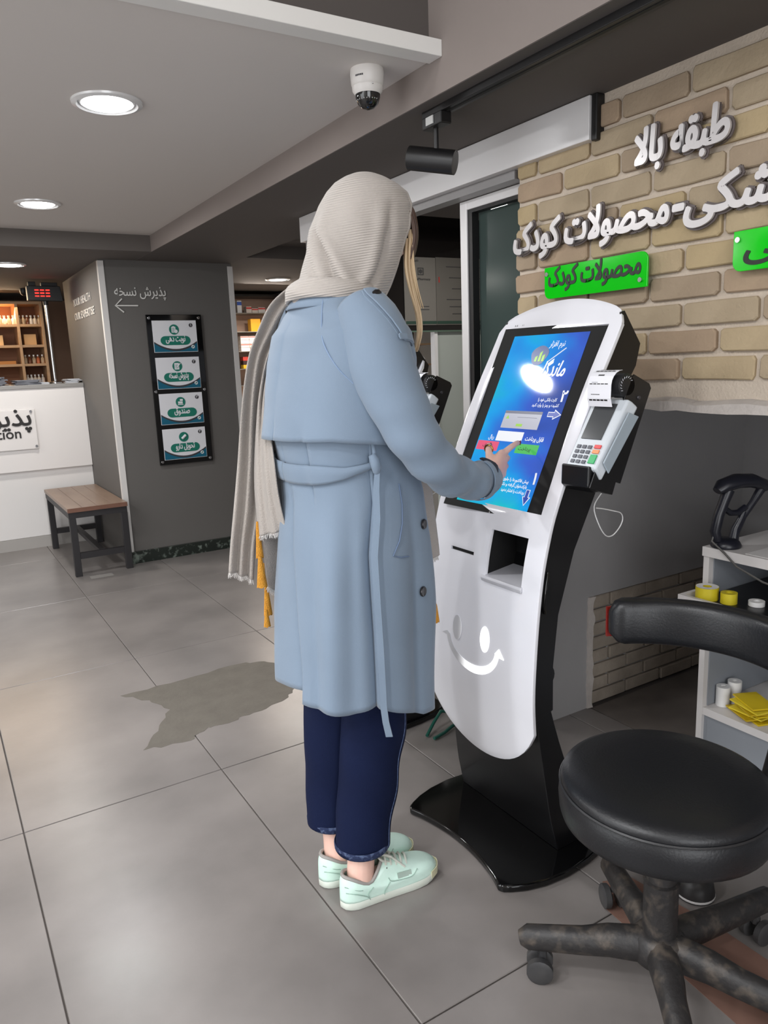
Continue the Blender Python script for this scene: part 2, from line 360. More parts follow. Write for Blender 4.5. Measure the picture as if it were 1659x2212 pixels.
# ================================================================== COLUMN AND RECEPTION
XR, ZU = (1, 0, 0), (0, 0, 1)
col_ = struct('wall_column', M().box(1.09, 1.985, 5.23, 6.6, .0, ZS), m_wallg, 'wide grey column with the framed information board', 'column')
m_trimw = mat('corner_bead', (214, 211, 208), .5)
ob('corner_strip', M().box(1.085, 1.122, 5.222, 5.26, .02, 2.012), m_trimw, col_, label='white corner strip', bevel=.001)
ob('corner_strip', M().box(1.955, 1.992, 5.222, 5.26, .02, 2.0), m_trimw, col_, label='white corner strip', bevel=.001)
m_marble = mat('green_marble', (34, 40, 36), .25, noise=.9, nscale=26, detail=11, col2=(118, 128, 120), thr=(.54, .68))
struct('baseboard_column', M().box(1.10, 1.97, 5.205, 5.232, 0, .082), m_marble, 'dark green veined marble baseboard of the column', 'baseboard', bevel=.001)
m_letter = mat('raised_letter', (222, 220, 216), .4)
t = M(); text(t, 'پذیرش نسخه', (1.51, 5.225, 1.795), XR, ZU, .088, .004, .03, 'r', fit=.34)
ob('wall_lettering', t, m_letter, col_, label='white raised lettering above the arrow')
t = M().tube([(1.315, 5.222, 1.732), (1.172, 5.222, 1.732)], .005, 6).tube([(1.215, 5.222, 1.775), (1.170, 5.222, 1.732), (1.220, 5.222, 1.690)], .005, 6)
ob('arrow', t, m_letter, col_, label='white arrow pointing left')
t = M()
text(t, 'YOUR HEALTH', (1.087, 6.22, 1.80), (0, -1, 0), ZU, .075, .002, .02, 'l', fit=.66)
text(t, 'OUR EXPERTISE', (1.087, 6.22, 1.70), (0, -1, 0), ZU, .075, .002, .02, 'l', fit=.74)
ob('wall_lettering', t, mat('dull_letter', (196, 193, 188), .5), col_, label='white raised lettering on the side face')
# framed board with four notices
bd = thing('information_board', (1.54, 5.225, .66), 'tall black glossy board with four numbered green and white notices', 'sign')
ob('backing', M().box(1.353, 1.730, 5.205, 5.217, .66, 1.673), mat('gloss_black', (14, 14, 15), .06, spec=.7), bd, bevel=.002)
for bx in (1.372, 1.711):
    for bz in (.682, 1.165, 1.652): ob('standoff', M().lathe([(.010, .028), (.010, .002), (.008, 0)], (bx, 5.20, bz), 14, 'y'), m_chrome, bd, smooth=40, label='chrome stand-off bolt')
m_card = mat('card_white', (226, 226, 230), .35); m_teal = mat('teal', (30, 118, 100), .35); m_blue = mat('blue_teal', (20, 96, 122), .35); m_char = mat('charcoal', (62, 60, 64), .4)
def arcband(m, x0, x1, zb, zl, zm, y, th):
    """a band below an arc sagging from zl at both ends to zm in the middle"""
    n = 14; up = []
    for i in range(n+1):
        s = i/n; up.append((x0+(x1-x0)*s, zm+(zl-zm)*(abs(2*s-1)**2)))
    m.poly([(x, y, z) for x, z in up[::-1]]+[(x0, y, zb), (x1, y, zb)], (0, th, 0))
cards = [(1.424, 1.634, 'نوبت دهی', '۱', 0), (1.178, 1.390, 'پذیرش نسخه', '۲', 1), (.936, 1.147, 'صندوق', '۳', 2), (.693, .906, 'تحویل دارو', '۴', 3)]
for zb, zt, word, num, ic in cards:
    x0, x1 = 1.388, 1.689; xc = (x0+x1)/2-.0; y = 5.204
    cd = ob('notice_card', M().box(x0, x1, y-.0015, y+.001, zb, zt), m_card, bd, label='white notice card reading '+word)
    h = zt-zb
    t = M(); arcband(t, x0+.003, x1-.003, zb+.003, zb+h*.34, zb+h*.10, y-.0024, .0008); ob('curved_band', t, m_char, cd)
    t = M(); arcband(t, x0+.003, x1-.003, zb+.003, zb+h*.29, zb+h*.04, y-.0034, .0008); ob('curved_band', t, m_blue, cd)
    t = M().poly([(xc-.082+.0*i, 0, 0) for i in range(0)] or [(xc+.070*(1 if c > 0 else -1)*1+.033*c2, y-.0036, zb+h*.37+.030*s2) for c, c2, s2 in
        [(1, cos(a), sin(a)) for a in [(-90+20*q)*pi/180 for q in range(10)]]+[(-1, cos(a), sin(a)) for a in [(90+20*q)*pi/180 for q in range(10)]]], (0, .0012, 0))
    ob('word_plate', t, m_teal, cd)
    t = M().lathe([(.034, 0), (.034, .0012)], (xc-.005, y-.0036, zb+h*.715), 20, 'y'); ob('icon_disc', t, m_teal, cd)
    t = M(); iy = y-.0046; iz = zb+h*.715; ixc = xc-.005
    if ic == 0: t.box(ixc-.018, ixc+.010, iy, iy+.001, iz-.020, iz+.018).box(ixc-.010, ixc+.002, iy-.001, iy, iz+.014, iz+.022).lathe([(.012, 0), (.012, .001)], (ixc+.012, iy-.001, iz-.012), 12, 'y')
    elif ic == 1: t.box(ixc-.020, ixc+.012, iy, iy+.001, iz-.022, iz+.022).tube([(ixc-.004, iy-.001, iz-.010), (ixc+.022, iy-.001, iz+.020)], .003, 5)
    elif ic == 2: t.box(ixc-.020, ixc+.018, iy, iy+.001, iz-.020, iz-.014).box(ixc-.018, ixc+.014, iy, iy+.001, iz-.011, iz+.004).box(ixc-.004, ixc+.016, iy, iy+.001, iz+.007, iz+.020)
    else: t.tube([(ixc-.014, iy, iz-.012), (ixc+.014, iy, iz+.012)], .009, 8)
    ob('icon', t, m_card, cd)
    if ic in (0, 1):
        t = M()
        for q in range(3): t.box(ixc-.014, ixc+.004, iy-.0006, iy, iz-.012+.009*q, iz-.009+.009*q)
        ob('icon_lines', t, m_teal, cd)
    t = M(); text(t, word, (xc, y-.0046, zb+h*.34), XR, ZU, .058, 0, .01, 'c', fit=.135 if len(word) > 6 else .11, fat=.022); ob('word', t, m_card, cd)
    t = M().lathe([(.0135, 0), (.0135, .001)], (x1-.038, y-.0028, zt-.032), 14, 'y'); ob('number_disc', t, m_char, cd)
    t = M(); text(t, num, (x1-.038, y-.0038, zt-.040), XR, ZU, .026, .01, .01, 'c'); ob('number', t, m_card, cd)
    t = M().lathe([(.012, 0), (.012, .001)], (x1-.034, y-.0046, zb+.034), 14, 'y'); ob('small_emblem', t, m_card, cd)
    t = M().tube([(x1-.040, y-.0050, zb+.029), (x1-.029, y-.0050, zb+.039)], .003, 5); ob('emblem_stroke', t, m_teal, cd)
# ---- reception desk
ds = thing('reception_desk', (.1, 6.3, 0), 'long white reception desk with raised front and grey band below', 'desk')
m_dw = mat('desk_white', (236, 232, 230), .3); m_dg = mat('desk_grey', (206, 202, 196), .5)
ob('front_panel', M().box(-2.9, 1.088, 6.20, 6.24, .60, 1.21), m_dw, ds, bevel=.002)
ob('lower_panel', M().box(-2.9, 1.088, 6.225, 6.25, .09, .598), mat('desk_lower', (232, 229, 227), .5), ds)
ob('shelf_body', M().box(-2.9, 1.088, 6.26, 6.30, .09, 1.19), m_dg, ds)
ob('counter_top', M().box(-2.9, 1.088, 6.19, 6.62, 1.21, 1.238), mat('counter_grey', (150, 148, 146), .3), ds, bevel=.002)
ob('kick_plate', M().box(-2.9, 1.088, 6.222, 6.30, 0, .088), mat('kick_grey', (172, 168, 164), .5), ds)
sp = thing('desk_sign', (.4, 6.19, .9), 'clear acrylic sign on the desk front with black lettering', 'sign')
ob('clear_plate', M().box(-.35, .716, 6.184, 6.190, .765, 1.06), mat('clear_acrylic', (236, 232, 230), .2), sp, bevel=.002)
t = M(); text(t, 'پذیرش', (.695, 6.183, .945), XR, ZU, .175, 0, .02, 'r', fat=.02); text(t, 'Reception', (.612, 6.183, .853), XR, ZU, .105, 0, .02, 'r', fat=.012)
ob('lettering', t, mat('ink', (38, 36, 36), .5), sp)
for p in ((.690, 1.045), (.702, .785), (-.33, 1.045), (-.33, .785)): ob('standoff', M().lathe([(.009, .012), (.009, 0)], (p[0], 6.175, p[1]), 12, 'y'), m_chrome, sp)
# papers on the counter
m_paper = mat('paper', (196, 198, 204), .6); m_paper2 = mat('grey_folder', (120, 122, 130), .6)
def sheaf(x0, x1, y0, y1, n, lab, m_, seed):
    r = random.Random(seed); o = M()
    for i in range(n):
        a = r.uniform(-.2, .2); c = ((x0+x1)/2+r.uniform(-.01, .01), (y0+y1)/2, 1.2395+i*.0055)
        o.obox(c, (cos(a), sin(a), 0), (-sin(a), cos(a), 0), ZU, (x1-x0)/2, (y1-y0)/2, .0024)
    return tag(ob('paper_stack', o, m_), lab, 'papers')
sheaf(.62, .80, 6.24, 6.42, 7, 'grey folded papers lying on the counter, left of the display pole', m_paper2, 1)
sheaf(.40, .56, 6.28, 6.46, 12, 'tall stack of grey papers at the left picture edge of the counter', m_paper2, 2)
sheaf(.80, .855, 6.24, 6.33, 3, 'loose white sheets at the foot of the display pole', m_paper, 3)
sheaf(.985, 1.075, 6.24, 6.44, 6, 'grey-white paper stack on the counter beside the column', m_paper, 4)
# ---- queue number display
ld = thing('queue_display', (.92, 6.40, 1.238), 'black queue number display with red digits on a chrome pole', 'display')
ob('pole', M().lathe([(.0125, 1.25), (.0125, 1.845)], (.92, 6.41, 0), 14), m_chrome, ld, smooth=40)
ob('foot', M().lathe([(.05, 1.2385), (.05, 1.248), (.02, 1.256)], (.92, 6.41, 0), 20), m_chrome, ld, smooth=40)
ob('collar', M().lathe([(.019, 1.83), (.019, 1.862)], (.92, 6.41, 0), 12), m_blackplastic, ld)
ob('housing', M().poly([(.795, 6.37, 1.862), (1.043, 6.37, 1.856), (1.030, 6.37, 1.968), (.795, 6.37, 1.968)], (0, .07, 0)), m_blackplastic, ld, bevel=.004)
ob('back_bracket', M().box(.81, .862, 6.39, 6.44, 1.968, 2.0).box(.90, 1.016, 6.39, 6.44, 1.968, 1.996), m_blackplastic, ld, bevel=.003)
m_led = mat('red_led', (255, 30, 24), .4, emit=6)
for i, dx in enumerate((.848, .886, .925)):
    t = M()
    for zz in (1.893, 1.915, 1.937): t.box(dx, dx+.027, 6.366, 6.3695, zz-.0035, zz+.0035)
    ob('digit', t, m_led, ld, label='three red bars of one digit')
# ---- bench
bn = thing('bench', (.88, 5.65, 0), 'small bench with brown wooden top and black metal legs', 'bench')
m_wood = mat('bench_wood', (150, 126, 108), .35, noise=.6, nscale=3, detail=8, stretch=(4, .8, 4), col2=(116, 92, 76))
for i in range(4):
    x0 = .708+i*.094; ob('plank', M().box(x0, x0+.0925, 5.10, 6.14, .432, .456), m_wood, bn, bevel=.002)
ob('front_edge', M().box(.708, 1.083, 5.094, 5.10, .430, .457), mat('wood_edge', (120, 84, 68), .5, noise=.5, nscale=9), bn)
m_bl = mat('bench_black', (38, 36, 38), .5)
ob('frame', M().box(.712, 1.08, 5.105, 5.14, .39, .432).box(.712, 1.08, 6.09, 6.13, .39, .432).box(.712, .745, 5.14, 6.09, .39, .432).box(1.048, 1.08, 5.14, 6.09, .39, .432), m_bl, bn)
for x in (.735, 1.06):
    for y in (5.125, 6.10): ob('leg', M().box(x-.021, x+.021, y-.019, y+.019, 0, .39), m_bl, bn, bevel=.002)
ob('stretcher', M().box(.756, 1.039, 5.11, 5.14, .115, .155), m_bl, bn); ob('stretcher', M().box(.756, 1.039, 6.085, 6.115, .115, .155), m_bl, bn)
ob('stretcher', M().box(.88, .915, 5.14, 6.085, .13, .158), m_bl, bn, label='long middle rail')
# ---- shelving behind the reception
m_sw = mat('light_wood', (214, 176, 138), .5, noise=.3, nscale=4, stretch=(1, 1, 6)); m_sb = mat('shelf_back', (150, 104, 76), .7)
sh = thing('wall_shelving', (.4, 7.75, 0), 'warm lit wooden cubby shelving behind the reception desk', 'shelving')
SY0, SY1 = 7.50, 7.82
ob('back_panel', M().box(-.45, 1.052, SY1, SY1+.02, .2, 1.955), m_sb, sh)
for x in (-.45, -.02, .40, .83, 1.03):
    ob('upright', M().box(x-.011, x+.011, SY0, SY1, .2, 1.95), m_sw, sh)
zsh = [1.94, 1.745, 1.565, 1.40, 1.225, 1.0, .75, .4]
for z in zsh: ob('shelf', M().box(-.45, 1.04, SY0+.005, SY1, z-.011, z+.011), m_sw, sh)
m_gl = [mat('bottle_%d' % i, c, .15, coat=.5) for i, c in enumerate([(226, 214, 200), (190, 168, 140), (120, 70, 44), (236, 232, 226), (210, 120, 80)])]
bott = M().lathe([(.015, 0), (.016, .004), (.016, .045), (.007, .056), (.007, .064)], (0, 0, 0), 10)
bcap = M().lathe([(.009, .064), (.009, .078)], (0, 0, 0), 8)
bmesh_b = {}
for i, g in enumerate(m_gl):
    me = bott.mesh('glass_bottle'); me.materials.append(g); me.polygons.foreach_set('use_smooth', [True]*len(me.polygons)); bmesh_b[i] = me
bcm = bcap.mesh('cap'); bcm.materials.append(mat('bottle_cap', (200, 196, 192), .3, metal=.5))
random.seed(4)
rows_b = [(1.756, .42, .80, 12, 'top'), (1.756, .85, 1.01, 6, 'top'), (1.411, .86, 1.00, 5, 'third'), (1.236, .86, .95, 4, 'fourth'), (1.236, .985, 1.015, 1, 'fourth')]
names = {'top': 'small glass bottle on the top shelf behind reception', 'third': 'small bottle on the third shelf behind reception', 'fourth': 'small dark-necked bottle on the fourth shelf behind reception'}
for z, x0, x1, n, rn in rows_b:
    for i in range(n):
        x = x0+(x1-x0)*(i/(max(n-1, 1)))
        b = bpy.data.objects.new('glass_bottle', bmesh_b[random.choice((0, 0, 1, 3, 2)) if rn != 'third' else random.choice((2, 4, 1))]); COL.objects.link(b)
        b.location = (x, 7.54+random.uniform(0, .03), z); tag(b, names[rn], 'bottle', 'bottles on the %s reception shelf' % rn)
        c = bpy.data.objects.new('cap', bcm); COL.objects.link(c); c.parent = b
def carton(x0, x1, y0, y1, z0, z1, col, lab, stripe=None, nm='medicine_box', cat='box', grp=None):
    o = ob(nm, M().box(x0, x1, y0, y1, z0, z1), mat('carton_%d_%d_%d' % col, col, .6), bevel=.0008, seg=1); tag(o, lab, cat, grp)
    if stripe: ob('stripe', M().box(x0, x1, y0-.0006, y0-.0001, z0+(z1-z0)*.62, z0+(z1-z0)*.9), mat('stripe_%d_%d_%d' % stripe, stripe, .5), o)
    return o
carton(.43, .52, 7.55, 7.7, 1.576, 1.66, (230, 190, 140), 'tan carton on the second shelf behind reception, at the picture edge')
carton(.55, .70, 7.56, 7.7, 1.576, 1.665, (236, 200, 150), 'wide tan carton on the second shelf behind reception')
carton(.87, .97, 7.56, 7.7, 1.576, 1.67, (240, 196, 140), 'tan carton on the second shelf beside the display pole')
carton(.56, .78, 7.56, 7.7, 1.411, 1.44, (214, 150, 84), 'flat orange-brown carton on the third shelf behind reception')
carton(.60, .64, 7.53, 7.6, 1.236, 1.27, (240, 240, 236), 'small white box on the fourth shelf behind reception')
carton(.86, .955, 7.60, 7.7, 1.236, 1.262, (240, 196, 170), 'pink flat box behind the bottles on the fourth shelf')
area('shelf_light', (.4, 7.35, 1.97), .9, 22, (1, .76, .50), (radians(-25), 0, 0), 'SQUARE')
# small black dome on the soffit edge above the shelving
sd = thing('dome_sensor', (.86, 7.1, 1.985), 'small black dome sensor under the ceiling left of the queue display', 'sensor')
ob('body', M().lathe([(.03, 2.018), (.032, 2.0), (.026, 1.975), (.010, 1.962)], (.86, 7.1, 0), 16), m_blackplastic, sd, smooth=60)
# ---- pharmacy shelves to the right of the column
ps = thing('pharmacy_shelves', (2.9, 7.2, 0), 'lit pharmacy glass shelves between the column and the scarf', 'shelving')
m_ps = mat('pharmacy_back', (226, 190, 168), .6); m_gs = mat('glass_shelf', (140, 138, 132), .3)
ob('back_panel', M().box(2.45, 3.19, 7.25, 7.27, .95, 1.985), m_ps, ps)
ob('top_edge', M().box(2.45, 3.19, 6.98, 7.25, 1.965, 1.985), m_blk, ps)
PZ = [1.815, 1.640, 1.455, 1.290, 1.13]
for z in PZ: ob('shelf', M().box(2.45, 3.19, 7.0, 7.25, z-.006, z), m_gs, ps)
ob('base_cabinet', M().box(2.45, 3.19, 6.98, 7.25, 0, .95), m_dw, ps)
random.seed(21)
cols_ = [(236, 232, 228), (240, 226, 216), (226, 100, 92), (244, 240, 236), (226, 180, 60), (70, 110, 190)]
carton(2.70, 2.745, 7.03, 7.1, 1.8155, 1.93, (238, 238, 240), 'tall white box with blue top on the top pharmacy shelf', (60, 100, 200))
x = 2.79
for i in range(6):
    w = random.uniform(.05, .075); h = random.uniform(.035, .07)
    carton(x, x+w, 7.03, 7.1, 1.8155, 1.8155+h, random.choice(cols_[:2]), 'small white and red medicine box on the top pharmacy shelf', (214, 70, 66), grp='medicine boxes on the top pharmacy shelf'); x += w+.004
carton(2.83, 2.93, 7.04, 7.12, 1.6405, 1.76, (238, 172, 40), 'orange box on the second pharmacy shelf')
carton(2.95, 3.05, 7.04, 7.12, 1.6405, 1.75, (226, 168, 60), 'amber box half behind the scarf on the second pharmacy shelf')
for rr in range(4):
    x = 2.71
    for i in range(4):
        w = random.uniform(.07, .09)
        carton(x, x+w, 7.03, 7.1, 1.4555+.036*rr, 1.4555+.036*rr+.034, random.choice(((240, 232, 226), (236, 222, 210), (244, 238, 236))), 'flat cream medicine box stacked on the third pharmacy shelf', (200, 120, 110) if random.random() < .6 else None, grp='cream boxes on the third pharmacy shelf'); x += w+.003
for rr in range(3):
    x = 2.72
    for i in range(3):
        carton(x, x+.07, 7.03, 7.1, 1.2905+.038*rr, 1.2905+.038*rr+.036, ((230, 190, 50), (60, 40, 40), (206, 70, 60))[(rr+i) % 3], 'yellow, black or red box stacked on the fourth pharmacy shelf', grp='dark and yellow boxes on the fourth pharmacy shelf'); x += .073
area('pharmacy_light', (2.8, 6.6, 1.96), .5, 14, (1, .86, .74), (radians(-20), 0, 0), 'SQUARE')
ct = thing('pharmacy_counter', (2.7, 5.9, 0), 'white pharmacy counter to the right of the column', 'counter')
ob('body', M().box(2.0, 3.18, 6.25, 6.6, 0, .93), m_dw, ct); ob('worktop', M().box(2.0, 3.18, 6.20, 6.62, .93, .96), m_dg, ct)
# seen through the doorway, below the glass partition
pc = thing('partition_door', (2.7, 3.66, 0), 'pale frosted panel with white frame below the glass partition', 'door panel')
ob('panel', M().box(2.60, 3.18, 3.64, 3.66, 0, 1.462), mat('frosted_panel', (168, 174, 168), .35), pc); ob('frame_strip', M().box(2.580, 2.602, 3.63, 3.67, .9, 1.462), m_alu, pc)
dr = thing('display_rack', (2.75, 4.5, 0), 'small lit medicine rack seen through the doorway behind the second kiosk', 'rack')
ob('back_panel', M().box(2.5, 3.1, 4.62, 4.64, .0, 1.7), mat('rack_back', (120, 104, 92), .7), dr)
for z in (1.0, 1.14, 1.28, 1.42, 1.56): ob('shelf', M().box(2.5, 3.1, 4.40, 4.62, z-.012, z), m_sw, dr)
carton(2.845, 2.885, 4.42, 4.5, 1.4205, 1.52, (236, 110, 90), 'pink and white box on the rack seen through the doorway', (250, 240, 236))
carton(2.72, 2.82, 4.42, 4.5, 1.4205, 1.505, (206, 224, 232), 'pale blue box on the rack seen through the doorway')
# ---- fixtures on the ceilings
m_lens = mat('lamp_lens', (255, 255, 255), .3, emit=9); m_ring = mat('lamp_ring', (232, 232, 232), .25, metal=.2)
def downlight(x, y, z, r, lab):
    t = thing('downlight', (x, y, z), lab, 'ceiling light', 'round ceiling downlights' )
    ob('trim_ring', M().lathe([(r*1.0, 0), (r*.99, -.006), (r*.86, -.010), (r*.80, -.002), (r*.80, 0)], (x, y, z), 36, cap=False), m_ring, t, smooth=50)
    ob('reflector', M().lathe([(r*.80, -.001), (r*.74, -.006), (r*.70, -.004)], (x, y, z), 36, cap=False), m_ring, t, smooth=50)
    ob('diffuser', M().lathe([(r*.70, -.0045), (r*.66, -.009), (r*.2, -.0105)], (x, y, z), 36), m_lens, t, smooth=60)
    return t
dl = [downlight(.61, 2.55, ZC, .105, 'large round downlight nearest the white ceiling trim'), downlight(.61, 4.11, ZC, .105, 'round downlight farther back on the lowered ceiling'),
      downlight(.61, 5.60, ZS, .105, 'round downlight at the left picture edge over the reception'), downlight(2.70, 6.05, ZS, .105, 'round downlight over the pharmacy, right of the column'), downlight(2.45, 2.95, ZS, .105, 'added unseen fill downlight inside the pharmacy doorway, hidden by the door leaf')]
for x, y in LOWL[2:]: downlight(x, y, ZC, .105, 'round downlight on the lowered ceiling, left of the picture')
downlight(-.95, 5.60, ZS, .105, 'round downlight over the reception, left of the picture')
for x, y, _w in HALL: downlight(x, y, 3.0, .19, 'large round lamp on the high hall ceiling, behind the photographer')
# dome camera
dc = thing('security_camera', (1.2, 1.98, ZC), 'white dome security camera with dark glass under the ceiling', 'camera')
c0 = (1.20, 1.985, 0)
ob('base_ring', M().lathe([(.047, ZC), (.048, ZC-.012), (.046, ZC-.040), (.041, ZC-.046)], c0, 32), mat('camera_white', (228, 224, 220), .4), dc, smooth=50)
ob('lower_ring', M().lathe([(.044, ZC-.046), (.043, ZC-.056), (.036, ZC-.066)], c0, 32), MATS['camera_white'], dc, smooth=50)
ob('glass_dome', M().lathe([(.0355, ZC-.060), (.035, ZC-.074), (.029, ZC-.090), (.017, ZC-.101), (.004, ZC-.105)], c0, 28), mat('smoked_dome', (20, 20, 22), .04, spec=.8), dc, smooth=70)
t = M()
for k in range(11):
    a = pi+2.4*k/10-.5; t.ball((c0[0]+.0325*cos(a), c0[1]+.0325*sin(a), ZC-.082), .0016, 6, 5)
ob('led_ring', t, mat('ir_led', (180, 178, 176), .3), dc)
t = M().ball((c0[0]-.010, c0[1]-.046, ZC-.050), .002, 8, 6); ob('screw', t, m_chrome, dc)
t = M()
a0 = radians(212)
for k, dx in enumerate((-.011, -.006, -.001, .004, .009)): 
    aa = a0+dx/.047; t.obox((c0[0]+.0475*cos(aa), c0[1]+.0475*sin(aa), ZC-.026), (-sin(aa), cos(aa), 0), (cos(aa), sin(aa), 0), ZU, .0018, .0003, .0022)
ob('maker_mark', t, m_char, dc)
# track and spotlight
tr = thing('light_track', (1.40, .5, ZS), 'black ceiling light track along the edge of the beam', 'light track')
ob('rail', M().box(1.374, 1.416, -2.4, 1.97, ZS-.020, ZS), m_blk, tr, bevel=.002)
ob('rail_slot', M().box(1.390, 1.400, -2.4, 1.96, ZS-.0215, ZS-.0195), mat('slot_dark', (8, 8, 8), .6), tr)
sl = thing('spotlight', (1.39, 1.93, ZS-.02), 'black cylindrical spotlight hanging from the end of the track', 'spotlight')
ob('adapter', M().box(1.370, 1.408, 1.87, 1.965, ZS-.052, ZS-.019), m_blk, sl, bevel=.003)
ob('adapter_label', M().box(1.366, 1.3695, 1.905, 1.94, ZS-.046, ZS-.024), mat('silver_label', (190, 190, 188), .35), sl)
ob('stem', M().lathe([(.008, 1.90), (.007, 1.968)], (1.392, 1.925, 0), 12).box(1.384, 1.400, 1.919, 1.931, 1.885, 1.91), m_blk, sl, smooth=40)
ax = (Vector((1.475, 1.835, 1.855))-Vector((1.362, 1.975, 1.893))).normalized(); c1 = Vector((1.385, 1.945, 1.885))
sb = M().tube([c1-ax*.070, c1-ax*.068, c1+ax*.075, c1+ax*.0751, c1+ax*.040], [.030, .034, .034, .030, .028], 28)
ob('barrel', sb, m_blk, sl, smooth=50)
ob('reflector', M().tube([c1+ax*.041, c1+ax*.044], .027, 20), mat('dull_reflector', (40, 38, 38), .3, metal=.6), sl)
# ---- raised signs on the brick wall
RY = (0, -1, 0)
m_steel = mat('brushed_letter', (206, 202, 202), .3, metal=.35); m_shadow = mat('letter_shadow', (98, 88, 86), .5)
def wallsign(words, org, size, lab, fit=None, sh=.12, part='lettering', x=XB-.022, m_=None):
    t = thing('wall_lettering', (x, org[1], org[2]), lab, 'lettering')
    a = M(); text(a, words, (x, org[1], org[2]), RY, ZU, size, 0, .028, 'r', sh, fit, fat=.034); ob('letter_face', a, m_ or m_steel, t)
    a = M(); text(a, words, (x+.009, org[1], org[2]), RY, ZU, size, .02, .018, 'r', sh, fit, fat=.060); ob('letter_shadow', a, m_shadow, t)  # wider dark letters behind the faces paint in their shadow
    return t
wallsign('طبقه بالا', (0, 1.193, 1.795), .118, 'raised silver lettering in the upper line on the brick wall', fit=.285)
wallsign('محصولات کودک', (0, 1.355, 1.633), .118, 'raised silver lettering in the lower line on the brick wall, left of the dash', fit=.605)
wallsign('پزشکی-', (0, .985, 1.636), .118, 'raised silver lettering in the lower line on the brick wall, right of the dash', fit=.366)
m_green = mat('green_acrylic', (0, 205, 16), .12, coat=.6)
def greensign(y1, y0, z0, z1, words, lab, fit, org):
    t = thing('door_sign', (XB-.02, (y0+y1)/2, z0), lab, 'sign'); r = .022
    pts = []
    for cy, cz, a0, rr in ((y1-.002, z1-.002, 0, .002), (y0+r, z1-r, 90, r), (y0+.002, z0+.002, 180, .002), (y1-r, z0+r, 270, r)):
        for q in range(5):
            a = radians(a0+22.5*q); pts.append((cy+rr*cos(a), cz+rr*sin(a)))
    P = [(XB-.026, p[0], p[1]) for p in pts]
    ob('plate', M().poly(P, (.006, 0, 0)), m_green, t, bevel=.0012)
    a = M(); text(a, words, (XB-.0265, org[0], org[1]), RY, ZU, .078, 0, .01, 'r', .12, fit, fat=.026); ob('lettering', a, mat('sign_ink', (34, 38, 34), .5), t)
    for sy, sz in ((y1-.013, z1-.020), (y0+.022, z0+.020)): ob('standoff', M().lathe([(.0065, 0), (.0065, .02)], (XB-.031, sy, sz), 14, 'x'), m_chrome, t, smooth=40)
greensign(1.812, 1.418, 1.477, 1.571, 'محصولات کودک', 'bright green acrylic plate with dark lettering under the silver lettering', .358, (1.438, 1.514))
greensign(1.167, .78, 1.484, 1.577, 'پزشکی', 'bright green acrylic plate cut by the right picture edge', .30, (.84, 1.515))
# ================================================================== KIOSK
def interp(tab, z):
    """smooth interpolation of sorted (z, value) pairs"""
    if z <= tab[0][0]: return tab[0][1]+(tab[1][1]-tab[0][1])/(tab[1][0]-tab[0][0])*(z-tab[0][0])
    for i in range(len(tab)-1):
        if z <= tab[i+1][0]:
            z0_, a = tab[i]; z1_, b = tab[i+1]; t = (z-z0_)/(z1_-z0_)
            pa = tab[i-1] if i else (2*z0_-z1_, 2*a-b); pb = tab[i+2] if i+2 < len(tab) else (2*z1_-z0_, 2*b-a)
            ma = (b-pa[1])/(z1_-pa[0])*(z1_-z0_); mb = (pb[1]-a)/(pb[0]-z0_)*(z1_-z0_)
            return (2*t**3-3*t*t+1)*a+(t**3-2*t*t+t)*ma+(-2*t**3+3*t*t)*b+(t**3-t*t)*mb
    z0_, a = tab[-2]; z1_, b = tab[-1]; return b+(b-a)/(z1_-z0_)*(z-z1_)
PX = [(.22, 1.178), (.32, 1.165), (.40, 1.159), (.49, 1.155), (.59, 1.160), (.70, 1.170), (.80, 1.184), (.88, 1.203), (.935, 1.220), (1.005, 1.250), (1.13, 1.305), (1.23, 1.356), (1.33, 1.413), (1.38, 1.441), (1.45, 1.482)]
fx = lambda z: interp(PX, z)
KY, KW = 1.48, .222
m_kw = mat('kiosk_white', (238, 238, 244), .16, coat=.3); m_kb = mat('kiosk_black', (15, 15, 17), .32); m_kbase = mat('kiosk_base_black', (8, 8, 9), .07, spec=.6)
kk = thing('payment_kiosk', (1.25, 1.48, 0), 'white-faced touch-screen payment kiosk with smiling face, touched by the person', 'kiosk')
# front plate: a curved sheet with arched ends and openings
A_Y0, A_Y1, A_Z0, A_Z1 = 1.298, 1.662, .934, 1.374      # screen opening
S_Y0, S_Y1, S_Z0, S_Z1 = 1.322, 1.460, .753, .875        # scanner window
T_Y0, T_Y1, T_Z0, T_Z1 = 1.514, 1.613, .797, .806        # ticket slot
yl = sorted(set([KY-KW+KW*2*i/22 for i in range(23)]+[A_Y0, A_Y1, S_Y0, S_Y1, T_Y0, T_Y1, KY-KW+.004, KY+KW-.004]))
def dedupe(L, keep, eps):
    L = sorted(set(round(v, 5) for v in L)); keep = [round(k, 5) for k in keep]
    return [v for v in L if v in keep or min(abs(v-k) for k in keep) > eps]
yl = dedupe(yl, (A_Y0, A_Y1, S_Y0, S_Y1, T_Y0, T_Y1, KY-KW, KY+KW), .0025)
def ztop(y): s = abs(y-KY)/KW; return 1.447-.046*s**2-.030*max(0, (s-.86)/.14)**2.2
def zbot(y): s = abs(y-KY)/KW; return .258+.222*(1-sqrt(max(0, 1-(s*.93)**2.0)))
zm = sorted(set([.42+(.934-.42)*i/26 for i in range(27)]+[.934+.44*i/16 for i in range(17)]+[S_Z0, S_Z1, T_Z0, T_Z1]))
zm = dedupe(zm, (A_Z0, A_Z1, S_Z0, S_Z1, T_Z0, T_Z1, .42), .0035)
nb = 7
def rows(y):
    zb, zt = zbot(y), ztop(y)
    return [zb+(zm[0]-zb)*i/nb for i in range(nb)]+zm+[zm[-1]+(zt-zm[-1])*(i+1)/4 for i in range(4)]
